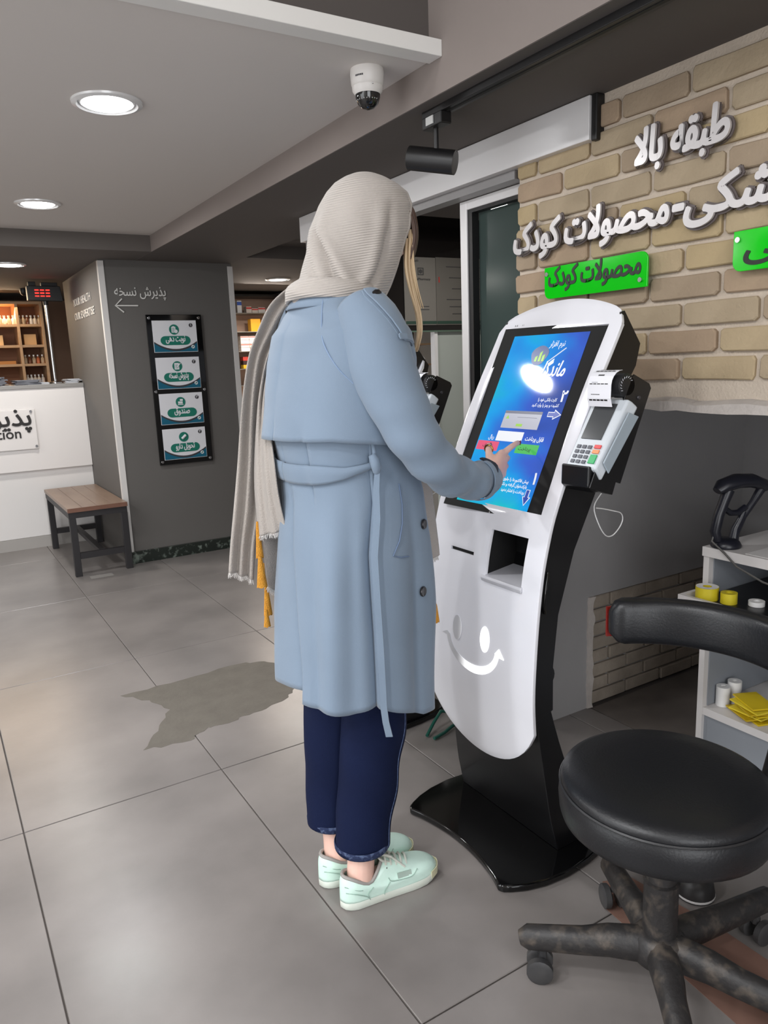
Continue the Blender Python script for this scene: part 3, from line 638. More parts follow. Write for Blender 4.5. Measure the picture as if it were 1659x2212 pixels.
g = [rows(y) for y in yl]; nr = len(g[0])
def solid(iy, iz):
    y = (yl[iy]+yl[iy+1])/2; z = (g[iy][iz]+g[iy][iz+1])/2
    for a, b, c, d in ((A_Y0, A_Y1, A_Z0, A_Z1), (S_Y0, S_Y1, S_Z0, S_Z1), (T_Y0, T_Y1, T_Z0, T_Z1)):
        if a < y < b and c < z < d: return False
    return True
p = M(); ny = len(yl); vf = [(fx(z), y, z) for y, r in zip(yl, g) for z in r]
p.add(vf, [(i*nr+j, i*nr+j+1, (i+1)*nr+j+1, (i+1)*nr+j) for i in range(ny-1) for j in range(nr-1) if solid(i, j)])
fp = ob('front_plate', p, m_kw, kk, smooth=30); sd_ = fp.modifiers.new('s', 'SOLIDIFY'); sd_.thickness = .009; sd_.offset = -1; 
bv = fp.modifiers.new('b', 'BEVEL'); bv.width = .0018; bv.segments = 2; bv.limit_method = 'ANGLE'; bv.angle_limit = radians(50)
# black housing behind the plate
hz = [.42+.95*i/30 for i in range(31)]
front = [(fx(z)+.012, z) for z in hz]+[(1.450, 1.400)]
back = [(1.462, 1.403), (1.520, 1.325), (1.506, 1.272), (1.452, 1.196), (1.376, .977), (1.303, .838), (1.252, .685), (1.236, .557), (1.236, .44)]
def side(y, th): return M().prismy(front+back, y, y+th)
ob('side_panel', side(1.272, .006), m_kb, kk, bevel=.001); ob('side_panel', side(1.682, .006), m_kb, kk, bevel=.001)
bk = M()
for a, b in zip(back[:-1], back[1:]): bk.poly([(a[0], 1.278, a[1]), (b[0], 1.278, b[1]), (b[0]-.006, 1.278, b[1]), (a[0]-.006, 1.278, a[1])], (0, .404, 0))
ob('back_cover', bk, m_kb, kk)
t = M().prismy([(fx(1.376)+.010, 1.376), (fx(1.40)+.010, 1.40), (1.462, 1.403), (1.462, 1.376)], 1.278, 1.682); ob('top_cover', t, m_kb, kk)
ob('lower_cover', M().prismy([(fx(.42)+.010, .42), (fx(.735)+.010, .735), (fx(.735)+.016, .735), (fx(.42)+.016, .42)], 1.278, 1.682), m_kb, kk)
ob('lock_knob', M().lathe([(.030, -.012), (.030, .004), (.026, .008)], (1.236, 1.31, .52), 20, 'y'), m_kb, kk, smooth=40)
ob('side_handle', M().tube([(1.215, 1.2705, .80), (1.200, 1.262, .765), (1.196, 1.262, .725), (1.205, 1.2705, .70)], .004, 8), m_kbase, kk, smooth=60)
# pedestal and base
fr_ = lambda z: 1.196+(.56-z)*.128+max(0, .12-z)*.10
ring = []
for i in range(14):
    z = .021+.56*i/13; f_ = fr_(z); b_ = interp([(.02, 1.415), (.2, 1.335), (.356, 1.283), (.557, 1.236), (.6, 1.234)], z); w = .205-.022*min(1, z/.45)
    ring.append([(f_, KY+.016-w, z), (b_, KY+.016-w, z), (b_, KY+.016+w, z), (f_, KY+.016+w, z)])
ob('pedestal', M().loft(ring), m_kb, kk, bevel=.002, smooth=30)
bp_ = []
for a, b, n in (((1.060, 1.279), (1.060, 1.675), 12),):
    for i in range(n+1):
        s = i/n; bp_.append((1.060+.036*sin(pi*s)**.8, 1.279+.396*s))
for x, y in ((1.068, 1.688), (1.085, 1.699), (1.12, 1.716), (1.17, 1.731), (1.24, 1.740), (1.32, 1.735), (1.40, 1.714), (1.45, 1.690), (1.465, 1.66)): bp_.append((x, y))
for x, y in ((1.465, 1.30), (1.45, 1.27), (1.40, 1.244), (1.32, 1.225), (1.24, 1.218), (1.17, 1.224), (1.12, 1.238), (1.085, 1.255), (1.068, 1.266)): bp_.append((x, y))
ob('base_plate', M().prismz(bp_[::-1], .001, .021), m_kbase, kk, bevel=.005, seg=3, smooth=40)
# ---- screen: recessed panel, its frame walls, printed picture
UP = Vector((.441, 0, .898)).normalized(); NO = Vector((-.898, -.039, .435)).normalized(); SO = Vector((1.216, 1.48, .924))
def sp_(u, v, d=0): return SO+Vector((u*.043, -u, 0))+UP*v+NO*d      # u to the right as the viewer sees it
def spoly(m, pts, d=.001, th=.0006): return m.poly([sp_(u, v, d) for u, v in pts], NO*th)
ts = ob('touch_screen', M().poly([sp_(-.190, -.012, -.004), sp_(.190, -.012, -.004), sp_(.190, .51, -.004), sp_(-.190, .51, -.004)], NO*.003), mat('recess_black', (6, 6, 7), .8), kk)
wl = M()
for yy in (A_Y0-.004, A_Y1+.0005): wl.prismy([(fx(z)+.006, z) for z in [.925+.455*i/10 for i in range(11)]]+[(fx(1.374)+.045, 1.36), (fx(.934)+.045, .91)], yy, yy+.0035)
ob('recess_wall', wl, mat('recess_black', (6, 6, 7), .8), kk)
def screen_mat():
    m = bpy.data.materials.new('screen_picture'); m.use_nodes = True; nt = m.node_tree; b = nt.nodes['Principled BSDF']; L = nt.links
    tc = nt.nodes.new('ShaderNodeTexCoord'); n = nt.nodes.new('ShaderNodeTexNoise'); n.inputs['Scale'].default_value = 4.2; n.inputs['Detail'].default_value = 2
    mp = nt.nodes.new('ShaderNodeMapping'); mp.inputs['Rotation'].default_value = (radians(35), 0, 0); mp.inputs['Scale'].default_value = (1, 1, 1.6); mp.inputs['Location'].default_value = (.3, .72, .2)
    L.new(tc.outputs['Object'], mp.inputs[0]); L.new(mp.outputs[0], n.inputs['Vector'])
    sx = nt.nodes.new('ShaderNodeSeparateXYZ'); L.new(tc.outputs['Object'], sx.inputs[0])
    a = nt.nodes.new('ShaderNodeMapRange'); a.inputs[1].default_value = 1.33; a.inputs[2].default_value = 1.65; a.inputs[3].default_value = -.22; a.inputs[4].default_value = .28; L.new(sx.outputs['Y'], a.inputs[0])
    z = nt.nodes.new('ShaderNodeMapRange'); z.inputs[1].default_value = 1.02; z.inputs[2].default_value = .93; z.inputs[3].default_value = 0; z.inputs[4].default_value = .34; L.new(sx.outputs['Z'], z.inputs[0])
    ad = nt.nodes.new('ShaderNodeMath'); L.new(n.outputs[0], ad.inputs[0]); L.new(a.outputs[0], ad.inputs[1])
    ad2 = nt.nodes.new('ShaderNodeMath'); L.new(ad.outputs[0], ad2.inputs[0]); L.new(z.outputs[0], ad2.inputs[1])
    r = nt.nodes.new('ShaderNodeValToRGB'); L.new(ad2.outputs[0], r.inputs[0]); e = r.color_ramp.elements
    e[0].position = .30; e[0].color = rgb(44, 74, 158); e[1].position = .95; e[1].color = rgb(0, 190, 190)
    for p_, c_ in ((.46, (48, 92, 200)), (.60, (20, 130, 220)), (.74, (0, 158, 230))): q_ = e.new(p_); q_.color = rgb(*c_)
    L.new(r.outputs[0], b.inputs['Emission Color']); b.inputs['Emission Strength'].default_value = .95
    b.inputs['Base Color'].default_value = (.01, .01, .012, 1); b.inputs['Roughness'].default_value = .045; b.inputs['Specular IOR Level'].default_value = .6
    return m
pic = ob('picture', spoly(M(), [(-.141, .006), (.125, .006), (.125, .485), (-.141, .485)], -.0008, .0008), screen_mat(), ts, label='bright blue screen picture')
def em(nm, c, s=.9): 
    m = mat(nm, c, .3, emit=s, spec=.3); m.node_tree.nodes['Principled BSDF'].inputs['Base Color'].default_value = (.02, .02, .02, 1); return m
e_w = em('screen_white', (238, 240, 246)); e_g = em('screen_green', (66, 186, 84)); e_r = em('screen_red', (226, 76, 116)); e_gr = em('screen_grey', (176, 178, 192)); e_dg = em('screen_dark_grey', (92, 96, 116)); e_k = em('screen_ink', (30, 50, 60), .5); e_lg = em('screen_lime', (150, 206, 40)); e_bl = em('screen_blue', (46, 74, 172)); e_nv = em('screen_navy', (24, 60, 130))
SR = (.043, -1, 0)
def stext(m, s, u, v, size, fit=None, al='r', bold=.006, d=.0004, sh=0): text(m, s, sp_(u, v, d), SR, UP, size, bold, .01, al, sh, fit)
t = M(); stext(t, 'نرم افزار', .057, .449, .022, .052)
stext(t, 'کارت بانکی خود را', .095, .298, .012, .064); stext(t, 'کشیده و رمز را وارد کنید', .108, .283, .012, .092)
stext(t, 'قابل پرداخت', .098, .190, .016, .064, bold=.02); stext(t, 'ریال', -.080, .187, .016, .022)
stext(t, 'پیش فاکتورها را جلوی', .098, .080, .0115, .092, bold=.02); stext(t, 'بارکدخوان گرفته و دکمه', .098, .066, .0115, .098, bold=.02); stext(t, 'پرداخت را فشار دهید', .096, .051, .0115, .084, bold=.02)
ob('screen_text', t, e_w, ts, label='white instructions on the screen')
t = M(); stext(t, '۲', .124, .298, .042, None, 'r', .02); ob('screen_numeral', t, e_w, ts)
t = M(); stext(t, '۱', .120, .080, .042, None, 'r', .02); ob('screen_numeral', t, e_w, ts)
t = M(); text(t, 'ماندگار', sp_(.088, .366, .0004), (.043, -1, 0), UP, .058, .012, .01, 'r', .3, .095); t.tube([sp_(.020, .408, .001), sp_(.066, .443, .001)], .0011, 4); ob('screen_logo_word', t, e_w, ts)
ob('screen_emblem', spoly(M(), [(-.020+.030*cos(a)*(1+.1*sin(3*a)), .425+.028*sin(a)) for a in [2*pi*i/20 for i in range(20)]], -.0001, .0006), e_nv, ts)
t = M()
for u, h in ((-.033, .016), (-.020, .030), (-.008, .020)): spoly(t, [(u, .408), (u+.008, .408), (u+.008, .408+h), (u, .408+h*.8)], .0006, .0003)
ob('emblem_bars', t, e_lg, ts)
ob('dialog_box', spoly(M(), [(-.071, .220), (.063, .220), (.063, .268), (-.071, .268)], -.0001), e_gr, ts); ob('dialog_bar', spoly(M(), [(-.071, .261), (.063, .261), (.063, .2685), (-.071, .2685)], .0005, .0003), e_dg, ts)
t = M(); spoly(t, [(-.016, .226), (.006, .226), (.006, .233), (-.016, .233)], .0006, .0003); spoly(t, [(-.062, .246), (-.050, .246), (-.056, .256)], .0006, .0003); ob('dialog_button', t, e_lg, ts)
t = M(); spoly(t, [(-.02, .2505), (.05, .2505), (.05, .2515), (-.02, .2515)], .0006, .0002); ob('dialog_text', t, e_dg, ts)
ob('amount_field', spoly(M(), [(-.073, .183), (.023, .183), (.023, .211), (-.073, .211)], -.0001), e_w, ts)
rb = ob('red_button', spoly(M(), [(-.137, .154), (-.055, .154), (-.055, .180), (-.137, .180)], -.0001), e_r, ts); gb = ob('green_button', spoly(M(), [(.012, .154), (.090, .154), (.090, .180), (.012, .180)], -.0001), e_g, ts)
t = M(); stext(t, 'پرداخت', .066, .163, .014, .044, d=.0006); stext(t, 'انصراف', -.078, .163, .013, .036, d=.0006); ob('button_text', t, e_k, ts)
def arrow_s(cx, cy, L, w, vert):
    sh = [(-w*.30, 0), (-w*.30, -L*.5), (-w*.62, -L*.5), (0, -L), (w*.62, -L*.5), (w*.30, -L*.5), (w*.30, 0)]
    o2 = [(-w*.42, L*.04), (-w*.42, -L*.46), (-w*.85, -L*.46), (0, -L*1.08), (w*.85, -L*.46), (w*.42, -L*.46), (w*.42, L*.04)]
    T_ = (lambda a, b: (cx+a, cy+b)) if vert else (lambda a, b: (cx-b, cy+a))
    a1, a2 = M(), M(); spoly(a1, [T_(*q) for q in o2], .0001, .0003); spoly(a2, [T_(*q) for q in sh], .0005, .0003)
    ob('arrow_outline', a1, e_w, ts); ob('arrow_fill', a2, e_bl, ts)
arrow_s(.1065, .063, .038, .016, True); arrow_s(-.036, .063, .038, .016, True); arrow_s(.083, .263, .040, .016, False)
t = M(); text(t, 'MASPA', (fx(1.388)-.0012, 1.645, 1.386), SR, (fx(1.395)-fx(1.385), 0, .01), .0085, .02, .01, 'l'); ob('maker_lettering', t, mat('ink', (38, 36, 36)), kk)
t = M(); text(t, 'KIOSK.com', (fx(1.388)-.0012, 1.6155, 1.386), SR, (fx(1.395)-fx(1.385), 0, .01), .0085, 0, .01, 'l'); ob('maker_lettering', t, mat('grey_print', (120, 118, 122)), kk)
# scanner niche with white shelf
ni = M().box(1.285, 1.288, S_Y0, S_Y1, S_Z0-.02, S_Z1+.02)
for yy in (S_Y0-.004, S_Y1+.001): ni.prismy([(fx(.74)+.008, .735), (fx(.89)+.008, .90), (1.285, .90), (1.285, .735)], yy, yy+.003)
ni.box(1.21, 1.285, S_Y0, S_Y1, S_Z1+.004, S_Z1+.007)
ob('scanner_recess', ni, mat('recess_black', (6, 6, 7), .8), kk)
tray = ob('scanner_shelf', M().prismy([(fx(.755)-.006, .743), (fx(.755)-.008, .752), (fx(.755)-.004, .757), (1.284, .772), (1.284, .767), (fx(.755)-.001, .748)], S_Y0-.006, S_Y1+.008), mat('shelf_grey', (196, 196, 202), .3), kk, bevel=.0015)
tt = Vector((1.284-(fx(.755)-.004), 0, .015)).normalized(); tn = Vector((-tt.z, 0, tt.x)); to = Vector((fx(.755)+.012, 0, .7579))
def tp(a, y): return to+tt*a+Vector((0, y, 0))+tn*.0004
t = M()
for a0, a1, y0, y1 in ((.008, .0095, 1.340, 1.410), (.040, .0415, 1.340, 1.410), (.008, .0415, 1.340, 1.3415), (.008, .0415, 1.4085, 1.410)): t.poly([tp(a0, y0), tp(a0, y1), tp(a1, y1), tp(a1, y0)], tn*.0004)
for y in (1.347, 1.367, 1.387): t.poly([tp(.014, y), tp(.014, y+.015), tp(.034, y+.015), tp(.034, y)], tn*.0004)
ob('printed_label', t, mat('ink', (38, 36, 36)), tray)
ob('slot_liner', M().box(1.19, 1.21, T_Y0-.002, T_Y1+.002, T_Z0-.004, T_Z1+.004), MATS['recess_black'], kk)
ob('small_screw', M().lathe([(.0025, -.002), (.0015, -.0035)], (fx(.915), 1.48, .915), 8, 'x'), m_chrome, kk)
# smiling face: acrylic inlays, their reflected light painted in as a glow growing rightwards
ms = bpy.data.materials.new('painted_glow_acrylic'); ms.use_nodes = True; nt = ms.node_tree; b = nt.nodes['Principled BSDF']; b.inputs['Base Color'].default_value = rgb(200, 200, 204); b.inputs['Roughness'].default_value = .2
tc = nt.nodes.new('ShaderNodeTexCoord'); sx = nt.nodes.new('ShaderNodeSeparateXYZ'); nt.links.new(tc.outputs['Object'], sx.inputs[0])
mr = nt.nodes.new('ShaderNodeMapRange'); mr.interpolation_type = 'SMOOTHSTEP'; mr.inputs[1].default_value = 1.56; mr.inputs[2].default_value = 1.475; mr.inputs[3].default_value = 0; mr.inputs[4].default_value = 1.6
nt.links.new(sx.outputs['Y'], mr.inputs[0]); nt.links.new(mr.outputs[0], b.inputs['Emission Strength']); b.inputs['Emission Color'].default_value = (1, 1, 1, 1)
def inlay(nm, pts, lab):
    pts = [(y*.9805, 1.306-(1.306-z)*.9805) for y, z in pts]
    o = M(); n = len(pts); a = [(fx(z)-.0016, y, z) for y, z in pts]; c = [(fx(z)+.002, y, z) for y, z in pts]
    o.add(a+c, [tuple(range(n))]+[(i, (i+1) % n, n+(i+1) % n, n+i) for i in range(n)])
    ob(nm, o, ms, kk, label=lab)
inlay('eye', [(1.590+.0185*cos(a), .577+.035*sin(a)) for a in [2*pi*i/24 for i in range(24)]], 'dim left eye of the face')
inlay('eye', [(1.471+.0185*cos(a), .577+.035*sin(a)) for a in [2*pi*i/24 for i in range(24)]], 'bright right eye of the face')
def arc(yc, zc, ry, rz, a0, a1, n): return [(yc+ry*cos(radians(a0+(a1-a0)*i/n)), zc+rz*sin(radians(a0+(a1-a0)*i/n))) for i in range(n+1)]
inlay('mouth', arc(1.524, .558, .112, .088, -8, -172, 26)+[(1.392, .545), (1.413, .568), (1.428, .552)][::1]+arc(1.524, .558, .098, .066, -172, -8, 26)+[(1.635, .556), (1.657, .546)], 'smile of the face with painted-in reflection')
# ---- card terminal on its bracket at the near side
P0 = Vector((1.3455, 1.205, 1.203)); DD = Vector((-.545, 0, -.838)).normalized(); NN = Vector((-.838, 0, .545)).normalized()
def tpt(a, y, d=0): return P0+DD*a+NN*d+Vector((0, y, 0))
m_pos = mat('terminal_grey', (196, 202, 208), .35); m_pos2 = mat('terminal_side', (158, 170, 180), .35)
tm = ob('card_terminal', M().loft([[tpt(0, .052, 0), tpt(.178, .046, 0), tpt(.178, -.044, 0), tpt(0, -.050, 0)], [tpt(0, .052, -.012), tpt(.180, .046, -.012), tpt(.180, -.046, -.012), tpt(0, -.054, -.012)],
    [tpt(.004, .048, -.030), tpt(.190, .040, -.034), tpt(.190, -.046, -.034), tpt(.004, -.060, -.030)]]), m_pos, kk, bevel=.005, seg=3, smooth=40, label='pale grey card terminal with keypad')
ob('swipe_channel', M().loft([[tpt(.030, -.060, -.006), tpt(.158, -.052, -.006), tpt(.158, -.056, -.006), tpt(.030, -.063, -.006)], [tpt(.022, -.060, -.040), tpt(.170, -.052, -.034), tpt(.170, -.056, -.034), tpt(.022, -.063, -.040)]]), m_pos2, tm, bevel=.003)
ob('terminal_screen', M().poly([tpt(.014, .036, .0008), tpt(.106, .034, .0008), tpt(.106, -.026, .0008), tpt(.014, -.028, .0008)][::-1], NN*.0012), mat('lcd_dark', (66, 68, 70), .15), tm, bevel=.0008)
for r in range(4):
    for c in range(3):
        a, y = .122+r*.0125, .034-c*.0165
        k_ = ob('key', M().poly([tpt(a, y, .0004), tpt(a+.008, y, .0004), tpt(a+.008, y-.0105, .0004), tpt(a, y-.0105, .0004)][::-1], NN*.0022), mat('key_dark', (62, 66, 78), .4), tm)
for a, h, c, nm in ((.119, .009, (216, 66, 66), 'red'), (.131, .0095, (236, 142, 86), 'orange'), (.1435, .022, (36, 170, 96), 'green')):
    ob('key', M().poly([tpt(a, -.017, .0004), tpt(a+h, -.017, .0004), tpt(a+h, -.036, .0004), tpt(a, -.036, .0004)][::-1], NN*.0026), mat('key_'+nm, c, .4), tm, bevel=.0008, label=nm+' key')
# receipt roll
rc = Vector((1.352, 0, 1.232))
ob('paper_roll_holder', M().lathe([(.022, -.036), (.027, -.033), (.028, -.005), (.026, .0), (.012, .001)][::1], (rc.x+.004, 1.202, rc.z), 28, 'y'), m_blackplastic, tm, smooth=40)
t = M()
for k in range(10):
    a = radians(-40+k*20); t.tube([(rc.x-.017*cos(a), 1.1655, rc.z+.017*sin(a)), (rc.x-.021*cos(a+.15), 1.1655, rc.z+.021*sin(a+.15))], .0008, 4)
ob('roll_teeth', t, m_paper, tm)
pr_ = [(1.322, 1.186), (1.3165, 1.205)]+[(rc.x-.0345*cos(radians(a)), rc.z+.0345*sin(radians(a))) for a in (5, 22, 40, 58, 76, 92)]
t = M().loft([[(x, y, z) for y in (1.250, 1.180)] for x, z in pr_], cap=False, closed=False)
ob('receipt', t, mat('receipt_paper', (236, 236, 242), .6), tm, solid=.0006, label='white printed receipt')
t = M()
for s, hgt, y0, y1 in ((.10, .05, 1.244, 1.188), (.18, .02, 1.238, 1.212), (.30, .03, 1.244, 1.188), (.36, .012, 1.238, 1.220), (.58, .05, 1.226, 1.208), (.78, .05, 1.244, 1.186), (.95, .03, 1.240, 1.198)):
    i = int(s*(len(pr_)-1)); f_ = s*(len(pr_)-1)-i; j = min(i+1, len(pr_)-1)
    a = Vector((pr_[i][0], 0, pr_[i][1])).lerp(Vector((pr_[j][0], 0, pr_[j][1])), f_); dd = (Vector((pr_[j][0], 0, pr_[j][1]))-Vector((pr_[i][0], 0, pr_[i][1]))).normalized()
    nn = Vector((-dd.z, 0, dd.x)); w = hgt*.07
    for q in range(5):
        ya, yb = y0+(y1-y0)*q/5, y0+(y1-y0)*(q+.8)/5; t.poly([a+nn*.0006+Vector((0, ya, 0)), a+nn*.0006+Vector((0, yb, 0)), a+dd*w+nn*.0006+Vector((0, yb, 0)), a+dd*w+nn*.0006+Vector((0, ya, 0))], nn*.0003)
ob('receipt_print', t, mat('ink', (38, 36, 36)), tm, kind='stuff')
br_ = ob('terminal_bracket', M().prismy([(1.368, 1.249), (1.376, 1.256), (1.428, 1.233), (1.434, 1.222), (1.339, 1.011), (1.324, 1.016), (1.313, .988), (1.240, 1.012), (1.262, 1.060), (1.31, 1.13)], 1.166, 1.170)
    .poly([(1.372, 1.170, 1.205), (1.282, 1.170, 1.030), (1.286, 1.170, 1.028), (1.377, 1.170, 1.203)], (0, .102, 0)).poly([(1.262, 1.170, 1.004), (1.313, 1.170, .988), (1.313, 1.170, .991), (1.262, 1.170, 1.007)], (0, .085, 0)), m_kb, kk, bevel=.001)
ob('screw', M().lathe([(.005, 0), (.004, -.003)], (1.392, 1.166, 1.203), 10, 'y'), m_char, br_)
ob('terminal_holder', M().prismy([(1.244, 1.060), (1.31, 1.045), (1.31, 1.000), (1.262, .998), (1.242, 1.012)], 1.172, 1.258), m_kb, kk, bevel=.004)
# white cable loop hanging behind the bracket
cp = [(1.372, 1.23, 1.00), (1.356, 1.24, .975), (1.345, 1.25, .944), (1.360, 1.25, .902), (1.385, 1.25, .868), (1.410, 1.25, .863), (1.435, 1.25, .880), (1.446, 1.25, .900), (1.438, 1.25, .916), (1.415, 1.25, .924), (1.380, 1.25, .934), (1.352, 1.25, .940)]
sm = []
for i in range(len(cp)-1):
    q0, q1, q2, q3 = (Vector(cp[max(i-1, 0)]), Vector(cp[i]), Vector(cp[i+1]), Vector(cp[min(i+2, len(cp)-1)]))
    for s in (0, .25, .5, .75): sm.append(.5*((2*q1)+(q2-q0)*s+(2*q0-5*q1+4*q2-q3)*s*s+(3*q1-q0-3*q2+q3)*s**3))
sm.append(Vector(cp[-1])); ob('cable', M().tube(sm, .0016, 6), mat('white_cable', (222, 222, 222), .5), kk, smooth=60, label='thin white cable loop')
# the second kiosk stands farther along the same row, behind the person; it is a little lower
k2 = clone(kk, (.02, .79, 0), 'second, lower kiosk behind the person, only its card terminal and base showing')
for c in k2.children:
    if not any(c.name.startswith(s) for s in ('card_terminal', 'terminal_', 'cable')): 
        c.scale.z = .935; c.location = (-.02, .05, 0)
        if c.name.startswith(('side_panel', 'back_cover', 'top_cover')): c.scale.z = .972; c.location = (-.065, .05, 0)
        if c.name.startswith('base_plate'): c.scale = (1, .8, 1); c.location = (.06, .346, 0)
        if c.name.startswith('pedestal'): c.location = (.02, .05, 0)
# ================================================================== STOOL, DESK AND SMALL THINGS
sx0, sy0 = 1.118, .850
m_lea = mat('black_leather', (24, 25, 28), .38, bump=.12, bscale=220); m_base = mat('worn_black_paint', (40, 38, 38), .5, noise=.6, nscale=34, detail=10, col2=(100, 90, 80), thr=(.50, .72), bump=.4, bscale=70)
st = thing('stool', (sx0, sy0, 0), 'round black swivel stool with low curved backrest and scuffed five-arm base', 'stool')
R_ = .1965
ob('seat', M().lathe([(.10, .385), (R_-.02, .385), (R_-.004, .392), (R_, .405), (R_+.002, .43), (R_, .452), (R_-.004, .458), (R_-.002, .463), (R_-.006, .474), (R_-.022, .482), (R_-.07, .486), (.03, .487)], (sx0, sy0, .030), 64), m_lea, st, smooth=60)
ob('seat_piping', M().lathe([(R_-.001, .4565), (R_+.0015, .459), (R_-.001, .4615)], (sx0, sy0, .030), 64, cap=False), mat('leather_seam', (36, 36, 38), .4), st, smooth=60)
ob('under_plate', M().box(sx0-.07, sx0+.07, sy0-.07, sy0+.07, .398, .417), m_blackplastic, st)
hx, hy = 1.165, .882
def hp(s, z): return (sx0+(hx-sx0)*s, sy0+(hy-sy0)*s, z)
ob('column', M().lathe([(.034, .12), (.034, .26), (.036, .262), (.030, .265), (.024, .40)], ((sx0+hx)/2, (sy0+hy)/2, 0), 24), m_base, st, smooth=40)
hc = ((sx0+hx)/2, (sy0+hy)/2)
ob('hub', M().lathe([(.040, .075), (.052, .085), (.056, .11), (.050, .135), (.038, .145)], (hc[0], hc[1], 0), 24), m_base, st, smooth=50)
hc = Vector((hc[0], hc[1], 0))
tips = [(.957, 1.037), (1.262, 1.098), (1.45, .835), (1.235, .625), (1.0, .70)]
m_cast = mat('caster_grey', (48, 48, 50), .5, noise=.4, nscale=20, col2=(90, 88, 86))
for tx, ty in tips:
    tp_ = Vector((tx, ty, 0)); d = (tp_-hc).normalized(); L_ = (tp_-hc).length; s_ = Vector((-d.y, d.x, 0))
    ob('leg', M().tube([hc+d*.03+Vector((0, 0, .108)), hc+d*.10+Vector((0, 0, .108)), hc+d*(L_*.6)+Vector((0, 0, .100)), hc+d*(L_+.014)+Vector((0, 0, .094)), hc+d*(L_+.030)+Vector((0, 0, .090))], [.038, .034, .030, .027, .016], 14, flat=.86), m_base, st, smooth=60)
    cx = tp_-d*.018; cs = ob('caster', M().tube([cx+Vector((0, 0, .075)), cx+Vector((0, 0, .045))], .009, 8), m_cast, st)
    for sg in (-1, 1):
        w0 = cx+s_*(sg*.009)+d*.006+Vector((0, 0, .0285)); ob('wheel', M().tube([w0, w0+s_*(sg*.003), w0+s_*(sg*.016), w0+s_*(sg*.019)], [.024, .028, .028, .022], 18), m_cast, cs, smooth=40)
# backrest: padded bar bent round the seat
rings = []; a0, a1 = 67, -66
for i in range(41):
    a = radians(a0+(a1-a0)*i/40); e_ = min(i, 40-i)/40.; k_ = min(1, (e_/.04)**.5) if e_ < .04 else 1
    u = Vector((cos(a), sin(a), 0)); c = Vector((sx0, sy0, .732))+u*.246; ring = []
    for q in range(20):
        b = 2*pi*q/20; cc, ss = cos(b), sin(b)
        ring.append(c+u*(.026*(.35+.65*k_)*(abs(cc)**.6)*(1 if cc > 0 else -1))+Vector((0, 0, .050*(.55+.45*k_)*(abs(ss)**.5)*(1 if ss > 0 else -1))))
    rings.append(ring)
ob('backrest', M().loft(rings), m_lea, st, smooth=60)
t = M(); rr = []
for i in range(31):
    a = radians(66+(-60-66)*i/30); u = Vector((cos(a), sin(a), 0)); c = Vector((sx0, sy0, .722))+u*.276; rr.append([c+u*.003+Vector((0, 0, .034)), c-u*.004+Vector((0, 0, .034)), c-u*.004-Vector((0, 0, .034)), c+u*.003-Vector((0, 0, .034))])
ob('back_shell', t.loft(rr), mat('red_shell', (120, 26, 20), .4), st, label='dark red shell behind the backrest')
c0_ = Vector((sx0, sy0, 0)); u = Vector((cos(radians(-12)), sin(radians(-12)), 0))
ob('back_support', M().tube([c0_+u*.06+Vector((0, 0, .405)), c0_+u*.20+Vector((0, 0, .402)), c0_+u*.262+Vector((0, 0, .43)), c0_+u*.281+Vector((0, 0, .50)), c0_+u*.284+Vector((0, 0, .70))], .012, 10, flat=1.6), m_blk, st, smooth=60)
ob('height_lever', M().tube([hc+Vector((.02, 0, .39)), hc+Vector((.10, -.02, .388)), hc+Vector((.15, -.03, .378))], .005, 8), m_blk, st)
# ---- white desk in the niche
dk = thing('side_desk', (2.2, .7, 0), 'white desk with open shelves and a pulled-out black tray, right of the kiosk', 'desk')
m_d = mat('laminate_white', (206, 202, 200), .45); m_dgr = mat('laminate_grey', (134, 138, 144), .5)
X0, X1, Y0, Y1 = 1.862, 2.40, -.2, 1.312
ob('worktop', M().box(X0-.004, X1, Y0, Y1+.003, .722, .75), m_d, dk, bevel=.001)
ob('end_panel', M().box(X0, X1, Y1-.018, Y1, 0, .722), m_d, dk); ob('end_panel', M().box(X0, X1, Y0, Y0+.018, 0, .722), m_d, dk)
ob('back_panel', M().box(X1-.02, X1, Y0+.018, Y1-.018, .05, .722), m_dgr, dk); ob('lower_shelf', M().box(X0+.004, X1-.02, Y0+.018, Y1-.018, .235, .258), m_d, dk)
ob('inner_lining', M().box(X0+.02, X1-.02, Y1-.0215, Y1-.0185, .26, .72), m_dgr, dk); ob('plinth', M().box(X0+.012, X0+.028, Y0+.018, Y1-.018, .02, .234), m_dgr, dk)
ty = ob('pull_out_tray', M().box(1.784, 2.3, Y0+.03, 1.285, .602, .612), mat('tray_black', (20, 20, 22), .35), dk, label='black pull-out tray'); ob('tray_lip', M().box(1.770, 1.784, Y0+.03, 1.325, .575, .622).box(1.784, 1.858, 1.311, 1.325, .580, .622), m_d, ty, bevel=.001, label='white lip')
def on_roll(x, y, z, r, h, core, m_, lab, cat='tape roll', grp=None):
    o = ob('tape_roll' if cat == 'tape roll' else 'paper_roll', M().lathe([(core, 0), (r, 0), (r, h), (core, h), (core, 0)], (x, y, z), 28, cap=False), m_, smooth=40); return tag(o, lab, cat, grp)
m_yel = mat('yellow_tape', (206, 188, 40), .45); m_wr = mat('white_roll', (226, 224, 222), .6)
r1 = on_roll(1.822, 1.268, .6125, .031, .036, .012, m_yel, 'large yellow label tape roll on the black tray'); ob('face', M().lathe([(.012, .0362), (.030, .0362)], (1.822, 1.268, .6125), 28, cap=False), m_wr, r1)
r2 = on_roll(1.834, 1.208, .6125, .022, .030, .010, m_yel, 'smaller yellow tape roll behind the large yellow one')
r3 = on_roll(1.872, 1.150, .6125, .021, .013, .009, m_wr, 'small flat white tape roll on the black tray')
